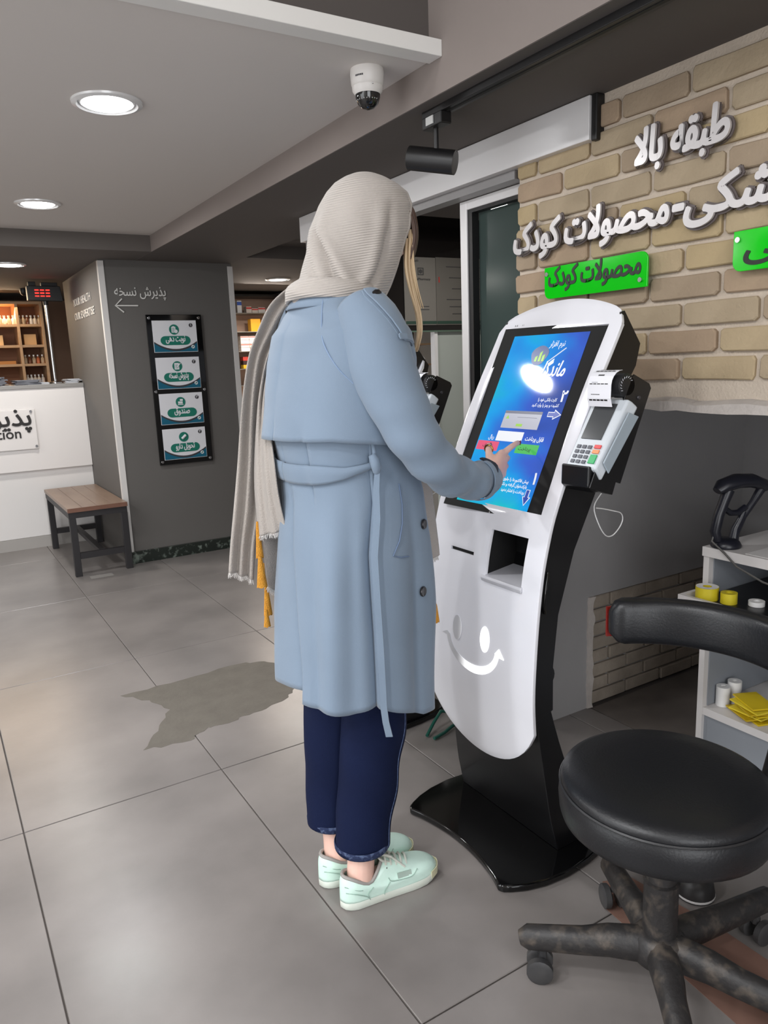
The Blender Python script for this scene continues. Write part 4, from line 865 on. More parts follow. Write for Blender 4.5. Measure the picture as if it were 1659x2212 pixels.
m_ykb = mat('yellow_sheet', (206, 178, 20), .55); m_scr = mat('printed_cloth', (110, 108, 84), .7, noise=.8, nscale=50, col2=(30, 30, 30))
bg = M().loft([[(1.93, .95, .6126+.012*i), (1.935, 1.13, .6126+.008*i), (2.10, 1.12, .6126+.012*i), (2.10, .95, .6126+.014*i)] for i in range(3)])
tag(ob('folded_bag', bg, mat('bag_black', (20, 20, 22), .6), bevel=.006, seg=2), 'black folded bag with pale printed strokes on the tray', 'bag')
t = M()
for i in range(6): t.tube([(1.955+.02*i, 1.03+.012*(i % 3), .643), (1.97+.02*i, 1.06+.01*(i % 2), .642), (1.965+.02*i, 1.08, .641)], .0035, 5)
ob('printed_strokes', t, m_scr, bpy.data.objects['folded_bag'])
w1 = on_roll(1.925, 1.270, .2585, .020, .060, .008, m_wr, 'upright white paper roll nearest the desk end panel on the lower shelf', 'paper roll'); w2 = on_roll(1.968, 1.262, .2585, .020, .068, .008, m_wr, 'second upright white paper roll on the lower shelf, behind the first', 'paper roll')
random.seed(8)
ys_ = thing('yellow_bundle', (1.95, 1.15, .2585), 'bundle of creased yellow envelopes on the lower white shelf', 'envelopes')
for i in range(7):
    a = random.uniform(-.5, .2); e1 = Vector((cos(a), sin(a), 0)); e2 = Vector((-sin(a), cos(a), 0)); z = .2615+i*.0075
    ob('envelope', M().obox((1.925+random.uniform(-.01, .01), 1.175+random.uniform(-.012, .012), z), e1, (e2+Vector((0, 0, random.uniform(-.03, .03)))).normalized(), ZU, .036, .052, .0022), mat('envelope_%d' % (i % 3), [(208, 180, 22), (190, 160, 16), (218, 196, 50)][i % 3], .5), ys_)
# barcode scanner stand
bs = thing('barcode_scanner', (1.905, 1.275, .75), 'black handheld scanner standing upright in its cradle on the desk', 'scanner')
m_sc = mat('scanner_black', (26, 27, 36), .32); YS = 1.270
T3 = lambda P, dy=0: [(x, YS+dy+(x-1.9)*-.25, z) for x, z in P]
ob('cradle_base', M().lathe([(.040, .7512), (.042, .757), (.036, .768), (.022, .776)], (1.900, YS, 0), 28), m_sc, bs, smooth=50)
ob('handle', M().tube(T3([(1.872, .772), (1.862, .800), (1.872, .845), (1.888, .885), (1.900, .915)]), [.013, .015, .015, .015, .017], 12), m_sc, bs, smooth=60)
ob('cradle_neck', M().tube(T3([(1.925, .768), (1.930, .80), (1.948, .83), (1.955, .848)]), [.015, .012, .010, .009], 12), m_sc, bs, smooth=60)
ob('inner_arch', M().tube(T3([(1.890, .862), (1.910, .848), (1.935, .846), (1.960, .860)]), .009, 10), m_sc, bs, smooth=60)
ob('front_arch', M().tube(T3([(1.930, .790), (1.955, .835), (1.985, .872), (2.010, .908)]), [.013, .010, .010, .013], 12), m_sc, bs, smooth=60)
ob('head', M().tube(T3([(1.862, .915), (1.880, .928), (1.925, .938), (1.975, .935), (2.012, .922), (2.022, .905)]), [.011, .019, .021, .020, .017, .010], 14, flat=1.4), m_sc, bs, smooth=60)
ob('cord', M().tube([(1.862, YS+.01, .80), (1.850, YS+.01, .772), (1.852, YS-.03, .745), (1.850, 1.20, .715), (1.847, 1.12, .690), (1.846, 1.02, .678), (1.848, .90, .70), (1.850, .78, .74)], .003, 6), mat('grey_cord', (90, 88, 86), .5), bs, smooth=60)
cd_ = thing('card_reader', (2.0, 1.05, .75), 'dark desk terminal on a stand at the right picture edge', 'terminal')
ob('stand', M().box(1.90, 2.02, .98, 1.12, .7505, .760), m_blackplastic, cd_, bevel=.002); ob('slanted_body', M().poly([(1.90, .985, .761), (1.93, .985, .761), (2.01, .985, .830), (1.99, .985, .838)], (0, .12, 0)), m_blackplastic, cd_, bevel=.003); ob('display', M().poly([(1.903, .995, .7625), (1.905, .995, .762), (1.988, .995, .8345), (1.986, .995, .835)], (-.0, .10, 0)), mat('lcd_dark', (66, 68, 70), .15), cd_)
tag(ob('paper_sheet', M().box(1.87, 2.1, 1.12, 1.19, .7502, .7512), m_wr), 'white sheet lying on the desk before the scanner', 'paper')
# cables on the floor behind the kiosk, and the small dome behind the stool column
gc = mat('green_cable', (18, 78, 66), .4)
for lab, P in (('thick dark green cable looping on the floor behind the white kiosk', [(1.36, 2.02, .008), (1.41, 2.05, .03), (1.45, 2.06, .06), (1.49, 2.05, .05), (1.53, 2.06, .02), (1.60, 2.08, .008)]), ('second dark green cable lying lower than the looping one', [(1.37, 1.99, .008), (1.42, 2.00, .010), (1.47, 2.02, .012), (1.52, 2.03, .012), (1.60, 2.03, .008)])):
    tag(ob('green_cable', M().tube(P, .006, 8), gc, smooth=60), lab, 'cable')
tag(ob('black_cable', M().tube([(1.46, 2.09, .10), (1.49, 2.085, .12), (1.54, 2.09, .09), (1.60, 2.10, .05), (1.63, 2.11, .006)], .0045, 8), m_blackplastic, smooth=60), 'black curled cable above the green ones', 'cable')
fd = tag(ob('floor_socket', M().lathe([(.046, .001), (.046, .012), (.042, .035), (.028, .052), (.006, .058)], (1.452, 1.005, 0), 28), mat('socket_grey', (44, 42, 42), .45), smooth=50), 'dark rounded plastic dome on the floor behind the stool column', 'floor socket')
ob('rim', M().lathe([(.0462, .004), (.0475, .007), (.0462, .010)], (1.452, 1.005, 0), 28, cap=False), m_d, fd, smooth=60, label='pale rim')
# ================================================================== THE PERSON
pe = thing('person', (.80, 1.52, 0), 'person in pale blue trench coat and beige headscarf pressing the kiosk screen', 'person')
m_skin = mat('skin', (238, 198, 182), .5, noise=.25, nscale=30, col2=(214, 160, 146)); MATS['skin'].node_tree.nodes['Principled BSDF'].inputs['Subsurface Weight'].default_value = .08
def coatmat(nm, col, ribs=0, weave=0, rot=(0, 0, 0), strength=.5, rough=.85):
    m = mat(nm, col, rough, noise=.25, nscale=4, detail=2, sheen=.2); nt = m.node_tree; b = nt.nodes['Principled BSDF']; tc = nt.nodes.new('ShaderNodeTexCoord')
    mp = nt.nodes.new('ShaderNodeMapping'); mp.inputs['Rotation'].default_value = rot; nt.links.new(tc.outputs['Object'], mp.inputs[0])
    h = None
    if ribs:
        w = nt.nodes.new('ShaderNodeTexWave'); w.bands_direction = 'Z'; w.inputs['Scale'].default_value = ribs; w.inputs['Distortion'].default_value = 2.2; w.inputs['Detail'].default_value = 2; w.inputs['Detail Scale'].default_value = .12; nt.links.new(mp.outputs[0], w.inputs['Vector']); h = w.outputs['Fac']
    n = nt.nodes.new('ShaderNodeTexNoise'); n.inputs['Scale'].default_value = weave or 400; n.inputs['Detail'].default_value = 2; nt.links.new(mp.outputs[0], n.inputs['Vector'])
    bp = nt.nodes.new('ShaderNodeBump'); bp.inputs['Strength'].default_value = strength; bp.inputs['Distance'].default_value = .0025
    if h is not None:
        a = nt.nodes.new('ShaderNodeMath'); a.operation = 'MULTIPLY_ADD'; a.inputs[1].default_value = .35; nt.links.new(n.outputs[0], a.inputs[0]); nt.links.new(h, a.inputs[2]); nt.links.new(a.outputs[0], bp.inputs['Height'])
    else: nt.links.new(n.outputs[0], bp.inputs['Height'])
    nt.links.new(bp.outputs[0], b.inputs['Normal']); return m
m_coat = coatmat('coat_cloth', (124, 141, 160), weave=500, strength=.12)
m_scarf = coatmat('scarf_ribbed', (186, 178, 171), ribs=62, weave=500, rot=(0, radians(8), 0), strength=.6)
m_scarf2 = coatmat('scarf_weave', (172, 164, 157), weave=330, strength=.8)
m_jean = coatmat('denim', (13, 24, 56), weave=600, strength=.4); m_jean.node_tree.nodes['Principled BSDF'].inputs['Sheen Weight'].default_value = 0; m_jean.node_tree.nodes['Principled BSDF'].inputs['Specular IOR Level'].default_value = .2
m_or = mat('mustard_thread', (214, 150, 48), .8, bump=.8, bscale=300, noise=.4, nscale=60, col2=(170, 104, 20))
def smooth(a, b, x): t = max(0, min(1, (x-a)/(b-a))); return t*t*(3-2*t)
def lerp(a, b, t): return a+(b-a)*t
CX = [(.45, .808), (.74, .823), (.91, .829), (1.01, .833), (1.07, .826), (1.15, .815), (1.25, .822), (1.31, .826), (1.39, .826), (1.455, .81), (1.48, .805)]
CA = [(.45, .186), (.74, .184), (.91, .172), (1.01, .160), (1.07, .152), (1.15, .152), (1.25, .152), (1.31, .148), (1.37, .134), (1.41, .105), (1.44, .078), (1.48, .062)]
CB = [(.45, .197), (.74, .19), (.91, .18), (1.01, .165), (1.07, .154), (1.15, .160), (1.25, .172), (1.31, .178), (1.37, .176), (1.41, .142), (1.44, .098), (1.48, .07)]
def lint(t, z):
    if z <= t[0][0]: return t[0][1]
    for (a, u), (b, v) in zip(t, t[1:]):
        if z <= b: return u+(v-u)*(z-a)/(b-a)
    return t[-1][1]
def wrap(d): return (d+180) % 360-180
def groove(th, t0, w): d = wrap(th-t0)/w; return math.exp(-d*d)
def step(th, t0, w): return smooth(-w, w, wrap(th-t0))     # 0 below, 1 above
V_T = [(.5, -160), (.62, -160), (.84, -167), (1.05, -176)]   # vent edge
F_T = [(.5, -101), (.9, -106), (1.14, -97)]                    # front panel edge
VT0, FT0 = -162, -101
def cliff(x, w, w2=1.0): return 0 if x >= w2 else (math.exp(x/w) if x < 0 else 1-smooth(0, w2, x))
def coat_pt(t, z, off=0, warp=True):
    t = wrap(t) if wrap(t) <= 0 else wrap(t)-360
    th = t+((lint(V_T, z)-VT0)*groove(t, VT0, 14)+(lint(F_T, z)-FT0)*groove(t, FT0, 14) if warp else 0)
    lo = smooth(1.10, .80, z); c, s = cos(radians(th)), sin(radians(th))
    d = off
    d += lo*(.010*groove(t, -134, 9)-.007*groove(t, -119, 7)-.006*groove(t, -147, 5)+.007*groove(t, -88, 6)-.010*groove(t, -72, 5)+.008*groove(t, -52, 8)-.006*groove(t, -33, 6)+.004*groove(t, -190, 8)-.004*groove(t, -205, 6))
    d -= smooth(1.07, .98, z)*.013*cliff(t-VT0, 16)
    d -= smooth(1.16, 1.10, z)*(.007+.014*smooth(1.05, .9, z))*cliff(t-FT0, 7)
    d -= .009*smooth(1.0, 1.05, z)*smooth(1.2, 1.15, z)*(cliff(t+147, 4)+cliff(t+170, 4))
    d += .004*sin(z*9+1)*groove(t, -128, 18)*lo+.0025*sin(radians(t*4)+z*14)*lo
    d += .003*smooth(1.2, 1.3, z)*sin(radians(t*5))*smooth(1.42, 1.36, z)
    return Vector((lint(CX, z)+(lint(CA, z)+d)*(abs(c)**.9)*(1 if c > 0 else -1), 1.52+(lint(CB, z)+d)*(abs(s)**.9)*(1 if s > 0 else -1), z))
def hem(th):
    t = th if th <= 0 else th-360      # -360..0
    if t < -161.6: return lerp(.545, .585, smooth(-260, -162, t))
    return lint([(-162, .560), (-122, .545), (-101, .556), (-66, .503), (-20, .485), (0, .49)], t)
ths = sorted(set([-360+3*i for i in range(120)]+[-163.2, -162.6, -161.8, -161.4, -161, -160.4, -102.4, -101.6, -101, -100.6, -100.2, -99.9, -148, -147.4, -146.6, -146, -171, -170.4, -169.6, -169]))
def coat_rings(z_of, th_list, n):
    R = []
    for j in range(n+1): R.append([z_of(t, j/n) for t in th_list])
    return R
cm = M().loft(coat_rings(lambda t, v: coat_pt(t, lerp(hem(t), 1.475, v**.95)), ths, 86), cap=False)
coat = ob('coat', cm, m_coat, pe, smooth=80, solid=.003, label='pale blue knee-length trench coat')
# yoke (storm flap) over the back
yt = [-232+2.5*i for i in range(66)]
def yoke_pt(t, v):
    zb = lint([(-232, 1.16), (-205, 1.146), (-126, 1.148), (-78, 1.128)], t); z = lerp(zb, 1.452, v)
    return coat_pt(t, z, .007+.013*(1-v)**2.5*(1+.5*groove(t, -200, 20)))
ob('back_yoke', M().loft(coat_rings(yoke_pt, yt, 30), cap=False, closed=False), m_coat, coat, smooth=80, solid=.003)
# belt, knot, hanging end, belt loops
bt = [-236+2.5*i for i in range(56)]
def belt_pt(t, v):
    k = smooth(-150, -99, t); zc = lint([(-236, 1.09), (-190, 1.078), (-150, 1.074), (-120, 1.078), (-98, 1.092)], t); h = lerp(.0215, .007, k)
    return coat_pt(t, zc+(v-.5)*2*h, .008+.004*sin(pi*v))
ob('belt', M().loft(coat_rings(belt_pt, bt, 6), cap=False, closed=False), m_coat, coat, smooth=80, solid=.003)
kn = coat_pt(-99, 1.095, .012)
ob('belt_knot', M().tube([kn+Vector((-.006, 0, .020)), kn+Vector((-.002, -.004, .008)), kn+Vector((.002, -.004, -.008)), kn+Vector((.004, 0, -.018))], [.008, .011, .011, .008], 12), m_coat, coat, smooth=70)
ob('belt_loop', M().tube([coat_pt(-99, 1.14, .004), coat_pt(-99, 1.118, .010), coat_pt(-99, 1.10, .012)], .0045, 8), m_coat, coat, smooth=70)
be = [kn+Vector((.004, -.004, -.012))]+[coat_pt(-99, z, .012) for z in (1.04, .98, .9, .8, .7, .6, .565)]+[coat_pt(-99, .565, .012)+Vector((.002, -.003, -.035)), coat_pt(-99, .565, .012)+Vector((.010, -.002, -.072))]
wv = Vector((.85, -.52, 0))
ob('belt_end', M().loft([[p+wv*(w*.5)+Vector((-.001, -.001, 0)), p+wv*(w*.5), p-wv*(w*.5), p-wv*(w*.5)+Vector((-.001, -.001, 0))] for p, w in zip(be, (.010, .012, .013, .013, .013, .013, .013, .013, .013, .014))]), m_coat, coat, smooth=60, solid=.002)
# pocket welt and buttons
pk = [coat_pt(-80, 1.045, .0035), coat_pt(-81.5, 1.0, .0045), coat_pt(-83, .96, .005), coat_pt(-86, .925, .005), coat_pt(-89, .895, .004), coat_pt(-85, .888, .004), coat_pt(-79, .885, .0035)]
ob('pocket_edge', M().tube(pk, .0016, 6), mat('coat_dark_seam', (104, 122, 150), .9), coat)  # pocket outline in a darker blue than the coat
m_btn = mat('dark_button', (32, 30, 32), .3)
for t, z in ((-59.5, .945), (-66, .795)):
    c = coat_pt(t, z, .003); nrm = (coat_pt(t, z, .02)-coat_pt(t, z, 0)).normalized()
    ob('button', M().tube([c, c+nrm*.003, c+nrm*.005, c+nrm*.0035], [.0115, .012, .0105, .006], 20), m_btn, coat, smooth=40)
# collar standing under the scarf
ct_ = [-300+4*i for i in range(75)]
ob('collar', M().loft([[Vector((.812+a*cos(radians(t))*1.0, 1.52+b*sin(radians(t)), z+.012*sin(radians(t+60))*0+(.014 if t < -150 else 0)*0)) for t in ct_] for a, b, z in ((.105, .115, 1.425), (.092, .098, 1.445), (.082, .086, 1.462))], cap=False, closed=False), m_coat, coat, smooth=80, solid=.004)
# sleeves
AR = [((.796, 1.395, 1.425), .044), ((.803, 1.368, 1.385), .060), ((.808, 1.350, 1.345), .066), ((.814, 1.330, 1.288), .065), ((.836, 1.306, 1.213), .058), ((.866, 1.288, 1.141), .052), ((.918, 1.290, 1.086), .048), ((.986, 1.313, 1.050), .045), ((1.050, 1.336, 1.034), .043), ((1.098, 1.354, 1.028), .040)]
def catm(P, n=6):
    o = []
    for i in range(len(P)-1):
        q = [P[max(i-1, 0)], P[i], P[i+1], P[min(i+2, len(P)-1)]]
        for k in range(n):
            s = k/n; o.append(tuple(.5*((2*b)+(c-a)*s+(2*a-5*b+4*c-d)*s*s+(3*b-a-3*c+d)*s**3) for a, b, c, d in zip(*q)))
    o.append(tuple(P[-1])); return o
def sleeve(mirror):
    P = [tuple(p)+(r,) for p, r in AR]
    if mirror: P = [(p[0]-(.0 if i < 6 else .036*(i-5)), 2*1.52-p[1]-(0 if i < 6 else .0), p[2]+(0 if i < 6 else .004*(i-5)), p[3]) for i, p in enumerate(P)]
    Q = catm(P, 7); rings = []; prev = None; pts = [Vector(q[:3]) for q in Q]
    for i, q in enumerate(Q):
        t = (pts[min(i+1, len(pts)-1)]-pts[max(i-1, 0)]).normalized(); a = Vector((0, 1, 0)) if prev is None else prev
        a = (a-t*a.dot(t)).normalized(); b = t.cross(a); prev = a; ring = []
        for k in range(36):
            f = 2*pi*k/36; u = i/len(Q)
            r = q[3]*(1+.035*sin(2*f+u*9)*smooth(0, .3, u))+.0035*sin(u*62+1.5*cos(f+.6))*smooth(.35, .6, u)*(.4+.6*max(0, cos(f+2.2)))+.003*sin(u*40+2*sin(f))*smooth(.55, .8, u)
            ring.append(pts[i]+a*(r*cos(f))+b*(r*sin(f)))
        rings.append(ring)
    return rings, pts
rg, cp_ = sleeve(False)
sl_r = ob('sleeve', M().loft(rg, cap=False), m_coat, coat, smooth=80, solid=.003, label='right sleeve reaching to the screen')
ob('cuff_lining', M().tube([cp_[-2]*.4+cp_[-1]*.6, cp_[-1]+(cp_[-1]-cp_[-2]).normalized()*.004], .0385, 24, cap=False), mat('blue_lining', (64, 110, 190), .7), coat, solid=.002, smooth=60, label='bright blue cuff lining')
# cuff strap with dark edge
cd0 = (cp_[-1]-cp_[-3]).normalized(); cc = cp_[-1]-cd0*.030
def ringpt(c, d, r, ang): a = Vector((0, 0, 1)); a = (a-d*a.dot(d)).normalized(); b = d.cross(a); return c+(a*cos(ang)+b*sin(ang))*r
ob('cuff_strap', M().loft([[ringpt(cc+cd0*w, cd0, .0465, radians(20+9*k)) for k in range(22)] for w in (-.008, .008)], cap=False, closed=False), m_coat, coat, solid=.003)
t = M().tube([ringpt(cc+cd0*(.010-.004*sin(k*.9)), cd0, .0485, radians(-6+9*k)) for k in range(9)], [.002, .0035, .004, .0035, .003, .004, .0045, .003, .001], 6); ob('strap_buckle', t, mat('strap_dark', (44, 48, 58), .5), coat, smooth=50)
rg2, cp2 = sleeve(True)
ob('sleeve', M().loft(rg2, cap=False), m_coat, coat, smooth=80, solid=.003, label='left sleeve, hidden in front of the body')
# epaulette on the right shoulder: a folded strap following the sleeve head
ep = M(); e0 = []
def slv(u, d, lift):
    k = u*(len(cp_)-1)/(len(AR)-1); i = int(k); t_ = (cp_[min(i+1, len(cp_)-1)]-cp_[max(i-1, 0)]).normalized(); c = cp_[i].lerp(cp_[min(i+1, len(cp_)-1)], k-i)
    r = lint([(q, a[1]) for q, a in enumerate(AR)], u); dn = Vector(d); dn = (dn-t_*dn.dot(t_)).normalized(); return c, t_, dn, r
def strap(us, d0, d1, width, lift, th0=.004, shift=0):
    rg_ = []
    for i, u in enumerate(us):
        k = i/(len(us)-1); c, t_, dn, r = slv(u, Vector(d0).lerp(Vector(d1), k), 0); b = t_.cross(dn); w = width[i]/r; sh = shift/r
        row = [c+(dn*cos(sh+w*q)+b*sin(sh+w*q))*(r+lift) for q in (-1, -.5, 0, .5, 1)]; row2 = [c+(dn*cos(sh+w*q)+b*sin(sh+w*q))*(r+lift+th0) for q in (1, .5, 0, -.5, -1)]
        rg_.append(row+row2)
    return rg_
US = [.15, .5, .9, 1.3, 1.7, 2.1, 2.45]
D0, D1 = (.05, -.45, .9), (.62, -.62, .42)
epo = ob('epaulette', M().loft(strap(US, D0, D1, (.016, .024, .028, .029, .029, .028, .024), .006)), m_coat, coat, bevel=.0015, smooth=50, label='shoulder strap')
ob('epaulette_edge', M().loft(strap(US, D0, D1, (.018, .029, .034, .035, .035, .034, .028), .001)), m_coat, epo, bevel=.001)
ob('epaulette_loop', M().loft(strap([2.25, 2.30, 2.38, 2.44], D1, D1, (.037, .039, .039, .037), .009, .004)), m_coat, epo, bevel=.0015)
c_, t2_, dn_, r_2 = slv(.55, D0, 0)
bc = c_+dn_*(r_2+.0105); bv_ = t2_.cross(dn_); ob('button_slot', M().tube([bc-bv_*.012-dn_*.001, bc-bv_*.005, bc+bv_*.005, bc+bv_*.012-dn_*.001], [.002, .0055, .0055, .002], 8, flat=.5), m_btn, epo, smooth=60)
# raglan seam between sleeve and back
ob('sleeve_seam', M().tube(catm([tuple(coat_pt(t, z, o, False)) for t, z, o in ((-139, 1.44, .0095), (-142, 1.40, .0098), (-138, 1.35, .0103), (-126, 1.30, .0110), (-113, 1.265, .0118))]), .0016, 5), mat('coat_seam', (128, 148, 176), .9), coat)
# ---------------- jeans
jm = M()
def leg(P): 
    Q = catm([tuple(p)+(r,) for p, r in P], 7); rings = []
    for i, q in enumerate(Q):
        u = i/len(Q); rings.append([Vector((q[0]+q[3]*1.06*cos(f)+.0022*sin(3*f+q[2]*38), q[1]+q[3]*sin(f)*.95+.0022*sin(2*f+q[2]*45), q[2]+(.0 if i < len(Q)-1 else 0))) for f in [2*pi*k/40 for k in range(40)]])
    return rings
LR = [((.835, 1.445, .93), .088), ((.838, 1.452, .74), .086), ((.840, 1.465, .56), .080), ((.837, 1.472, .45), .076), ((.822, 1.475, .34), .073), ((.806, 1.475, .24), .069), ((.795, 1.472, .18), .066), ((.786, 1.470, .136), .066)]
LL = [((.825, 1.585, .93), .088), ((.815, 1.588, .74), .086), ((.800, 1.588, .56), .080), ((.790, 1.586, .45), .075), ((.780, 1.585, .34), .071), ((.772, 1.582, .24), .067), ((.768, 1.578, .20), .065), ((.763, 1.576, .158), .065)]
jm.loft(leg(LR), cap=False).loft(leg(LL), cap=False)
jeans = ob('jeans', jm, m_jean, pe, smooth=80, solid=.003, label='dark blue cropped jeans')
m_cuff = mat('frayed_denim', (32, 44, 78), .9, noise=.8, nscale=90, col2=(84, 98, 130), thr=(.5, .6), bump=.6, bscale=160)
for P in (LR, LL):
    (x, y, z), r = P[-1]; ob('hem_band', M().lathe([(r+.0005, -.004), (r+.0022, .000), (r+.0026, .010), (r+.0012, .014)], (x, y, z), 40, cap=False), m_cuff, jeans, smooth=60, solid=.0015, label='frayed hem'); bpy.data.objects[-1] if False else None
sq = leg(LR); k0 = 36
ob('side_seam', M().tube([r[34]+Vector((.0008, -.0018, 0)) for r in sq[4:-1]], .0012, 5), mat('seam_thread', (104, 122, 158), .9, noise=.8, nscale=120, col2=(40, 56, 100)), jeans)
# ---------------- shoes
m_mint = mat('mint_leather', (220, 248, 236), .38, noise=.18, nscale=18, col2=(186, 222, 206), bump=.08, bscale=150); m_sole = mat('pale_sole', (226, 234, 224), .5, noise=.4, nscale=14, col2=(186, 184, 168)); m_col = mat('grey_lining', (158, 154, 150), .8); m_lace = mat('lace_grey', (206, 208, 198), .8)
def tabi(T, x):
    if x <= T[0][0]: return T[0][1]
    for (a, u), (b, v) in zip(T, T[1:]):
        if x <= b: return u+(v-u)*(x-a)/(b-a)
    return T[-1][1]
WID = [(0, 0), (.004, .014), (.015, .024), (.03, .030), (.08, .033), (.13, .036), (.18, .041), (.215, .042), (.24, .037), (.258, .026), (.268, .013), (.272, 0)]
def shoe(ox, oy, yaw, lab):
    ca, sa = cos(yaw), sin(yaw); T = lambda l, w, h: Vector((ox+l*ca-w*sa, oy+l*sa+w*ca, h))
    outl = [(l, tabi(WID, l)) for l in [0, .002, .006, .013, .022, .035, .055, .08, .105, .13, .155, .18, .2, .22, .235, .247, .257, .264, .269, .272]]
    full_ = outl+[(l, -w) for l, w in outl[-2:0:-1]]; n = len(full_)
    opn = []
    for l, w in full_:
        a = atan2(w*3.1, l-.10) ; opn.append((.060+.052*cos(a), .029*sin(a)))
    FR = [(0, .06), (.05, .30), (.10, .40), (.2, .49), (.35, .56), (.55, .68), (.75, .84), (1, 1)]; SD = [(0, .06), (.05, .35), (.12, .55), (.25, .72), (.5, .87), (.75, .95), (1, 1)]
    rings = []
    for p in (0, .02, .05, .10, .18, .28, .40, .55, .70, .85, 1):
        r = []
        for (l, w), (a, b) in zip(full_, opn):
            x = lerp(l, a, p); y = lerp(w, b, p); fw = smooth(.08, .17, l); cosf = (a-.060)/.052
            zt = .058+.026*smooth(.2, -1, cosf)+.036*smooth(.1, 1, cosf)
            bul = 1+.10*sin(pi*min(1, p*2.2)) if abs(w) > .01 and p < .45 else 1
            r.append(T(x, y*bul, .016+(zt-.016)*lerp(tabi(SD, p), tabi(FR, p), fw)))
        rings.append(r)
    s = ob('shoe', M().loft(rings, cap=False), m_mint, pe, smooth=70, solid=.003, label=lab)
    so_ = []
    for k_, h in ((.985, .0005), (1.03, .003), (1.05, .012), (1.045, .020), (1.0, .024)):
        so_.append([T(.136+(l-.136)*(.99+.02*(k_ > 1)), w*k_*1.02, h+.010*smooth(.21, .272, l)*(1 if h < .004 else .6)) for l, w in full_])
    ob('sole', M().loft(so_), m_sole, s, smooth=50)
    ob('toe_guard', M().loft([[T(l*1.0+.0022*smooth(.2, .27, l), (w*1.065)+(.0)*0, h) for l, w in full_[14:n-13]] for h in (.012, .022, .032)], cap=False, closed=False), mat('toe_rubber', (214, 210, 176), .6), s, solid=.002)
    ob('collar', M().tube([p+Vector((0, 0, .001)) for p in rings[-1]]+[rings[-1][0]+Vector((0, 0, .001))], .0045, 8), m_col, s, smooth=70)
    ob('tongue', M().loft([[T(l, w, h) for w in (-.017, -.008, .008, .017)] for l, h in ((.102, .104), (.112, .094), (.14, .080), (.17, .069))], cap=False, closed=False), m_lace, s, solid=.004, smooth=60)
    for i in range(5):
        l = .120+.0145*i; h = .0955-.0052*i; w = .022; ob('lace', M().tube([T(l-.004, -w, h-.010), T(l-.001, -.012, h+.001), T(l+.003, 0, h+.004), T(l+.005, .012, h+.001), T(l+.006, w, h-.010)], .0028, 6), m_lace, s, smooth=60)
        for sg in (-1, 1): ob('eyelet', M().ball(T(l-.003 if sg < 0 else l+.005, sg*.0245, h-.0165), .0017, 6, 5), m_char, s)
    bw_ = T(.116, 0, .100)
    for sg in (-1, 1):
        ob('lace_bow', M().tube([bw_, bw_+Vector((-.004, sg*.012, .012)), bw_+Vector((.012, sg*.026, .006)), bw_+Vector((.018, sg*.016, -.004)), bw_+Vector((.002, 0, 0))], .0032, 6, flat=1.3), m_lace, s, smooth=60)
        ob('lace_end', M().tube([bw_, bw_+Vector((.014, sg*.012, .002)), T(.150, sg*.020, .082), T(.166, sg*.028, .066)], .0030, 6), m_lace, s, smooth=60)
    for pts in ([(.150, -.0345, .060), (.128, -.0372, .050), (.104, -.0368, .046), (.190, -.0405, .047)][:0] or [(.115, -.0345, .060), (.122, -.0372, .050), (.150, -.0398, .046), (.178, -.0418, .046), (.196, -.036, .056)], [(.072, -.0345, .052), (.058, -.0352, .038), (.062, -.0355, .022)], [(.118, -.037, .050), (.104, -.0372, .034), (.10, -.0372, .022)], [(.006, -.018, .050), (.03, -.032, .046), (.052, -.0345, .034), (.058, -.0355, .028)], [(.004, -.016, .066), (.03, -.030, .056), (.045, -.0325, .052)]):
        ob('stitch_line', M().tube([T(l_, w_*1.045-.0006, h_) for l_, w_, h_ in catm(pts, 4)], .0010, 5), mat('stitch_grey', (150, 178, 166), .7), s)
    ob('side_patch', M().loft([[T(.140, -.0395, .050), T(.178, -.0415, .048)], [T(.140, -.0352, .062), T(.178, -.0365, .059)]], cap=False, closed=False), mat('patch_grey', (168, 186, 176), .4), s, solid=.0015)
    return s
shoe(.710, 1.452, radians(-3), 'near mint green leather sneaker'); shoe(.702, 1.552, radians(-3), 'far mint green leather sneaker')
# ---------------- headscarf
HX = [(1.40, .812), (1.43, .815), (1.452, .825), (1.492, .848), (1.542, .871), (1.592, .889), (1.642, .903), (1.671, .906), (1.699, .903), (1.714, .902)]
HH = [(1.40, .090), (1.43, .096), (1.452, .101), (1.492, .102), (1.542, .109), (1.592, .113), (1.642, .104), (1.671, .088), (1.690, .068), (1.703, .045), (1.711, .024), (1.714, .004)]
def hij_pt(th, z, off=0):
    h = lint(HH, z); b = h*.86; a = sqrt(max(1e-6, h*h-(.523*b)**2))/.852; c, s = cos(radians(th)), sin(radians(th))
    f1 = lint([(1.42, -104), (1.46, -118), (1.50, -138), (1.58, -176)], z); f2 = lint([(1.44, -80), (1.50, -76), (1.62, -84)], z)
    w = smooth(1.66, 1.56, z); d = off-.018*groove(th, f1, 7)*w*smooth(1.60, 1.55, z)+.008*groove(th, f1+13, 8)*w-.012*groove(th, f2, 5)*w+.007*groove(th, f2-13, 7)*w-.007*groove(th, f1-26, 6)*smooth(1.56, 1.50, z)+.0015*sin(radians(th*9)+z*60)*w
    return Vector((lint(HX, z)+(a+d)*c, 1.52+(b+d)*s, z+.012*c*smooth(1.5, 1.7, z)*0))
def hij(v, t):   # t 0..1 around the back from one side of the face to the other, v 0 bottom .. 1 top
    z = lerp(1.432, 1.7138, 1-(1-v)**1.6)
    z0 = lint([(1.40, 30), (1.47, 34), (1.53, 50), (1.62, 50), (1.66, 42), (1.69, 26), (1.704, 6), (1.714, 0)], z)
    return hij_pt(-z0-(360-2*z0)*t, z)
hr = [[hij(j/56, i/110) for i in range(111)] for j in range(57)]
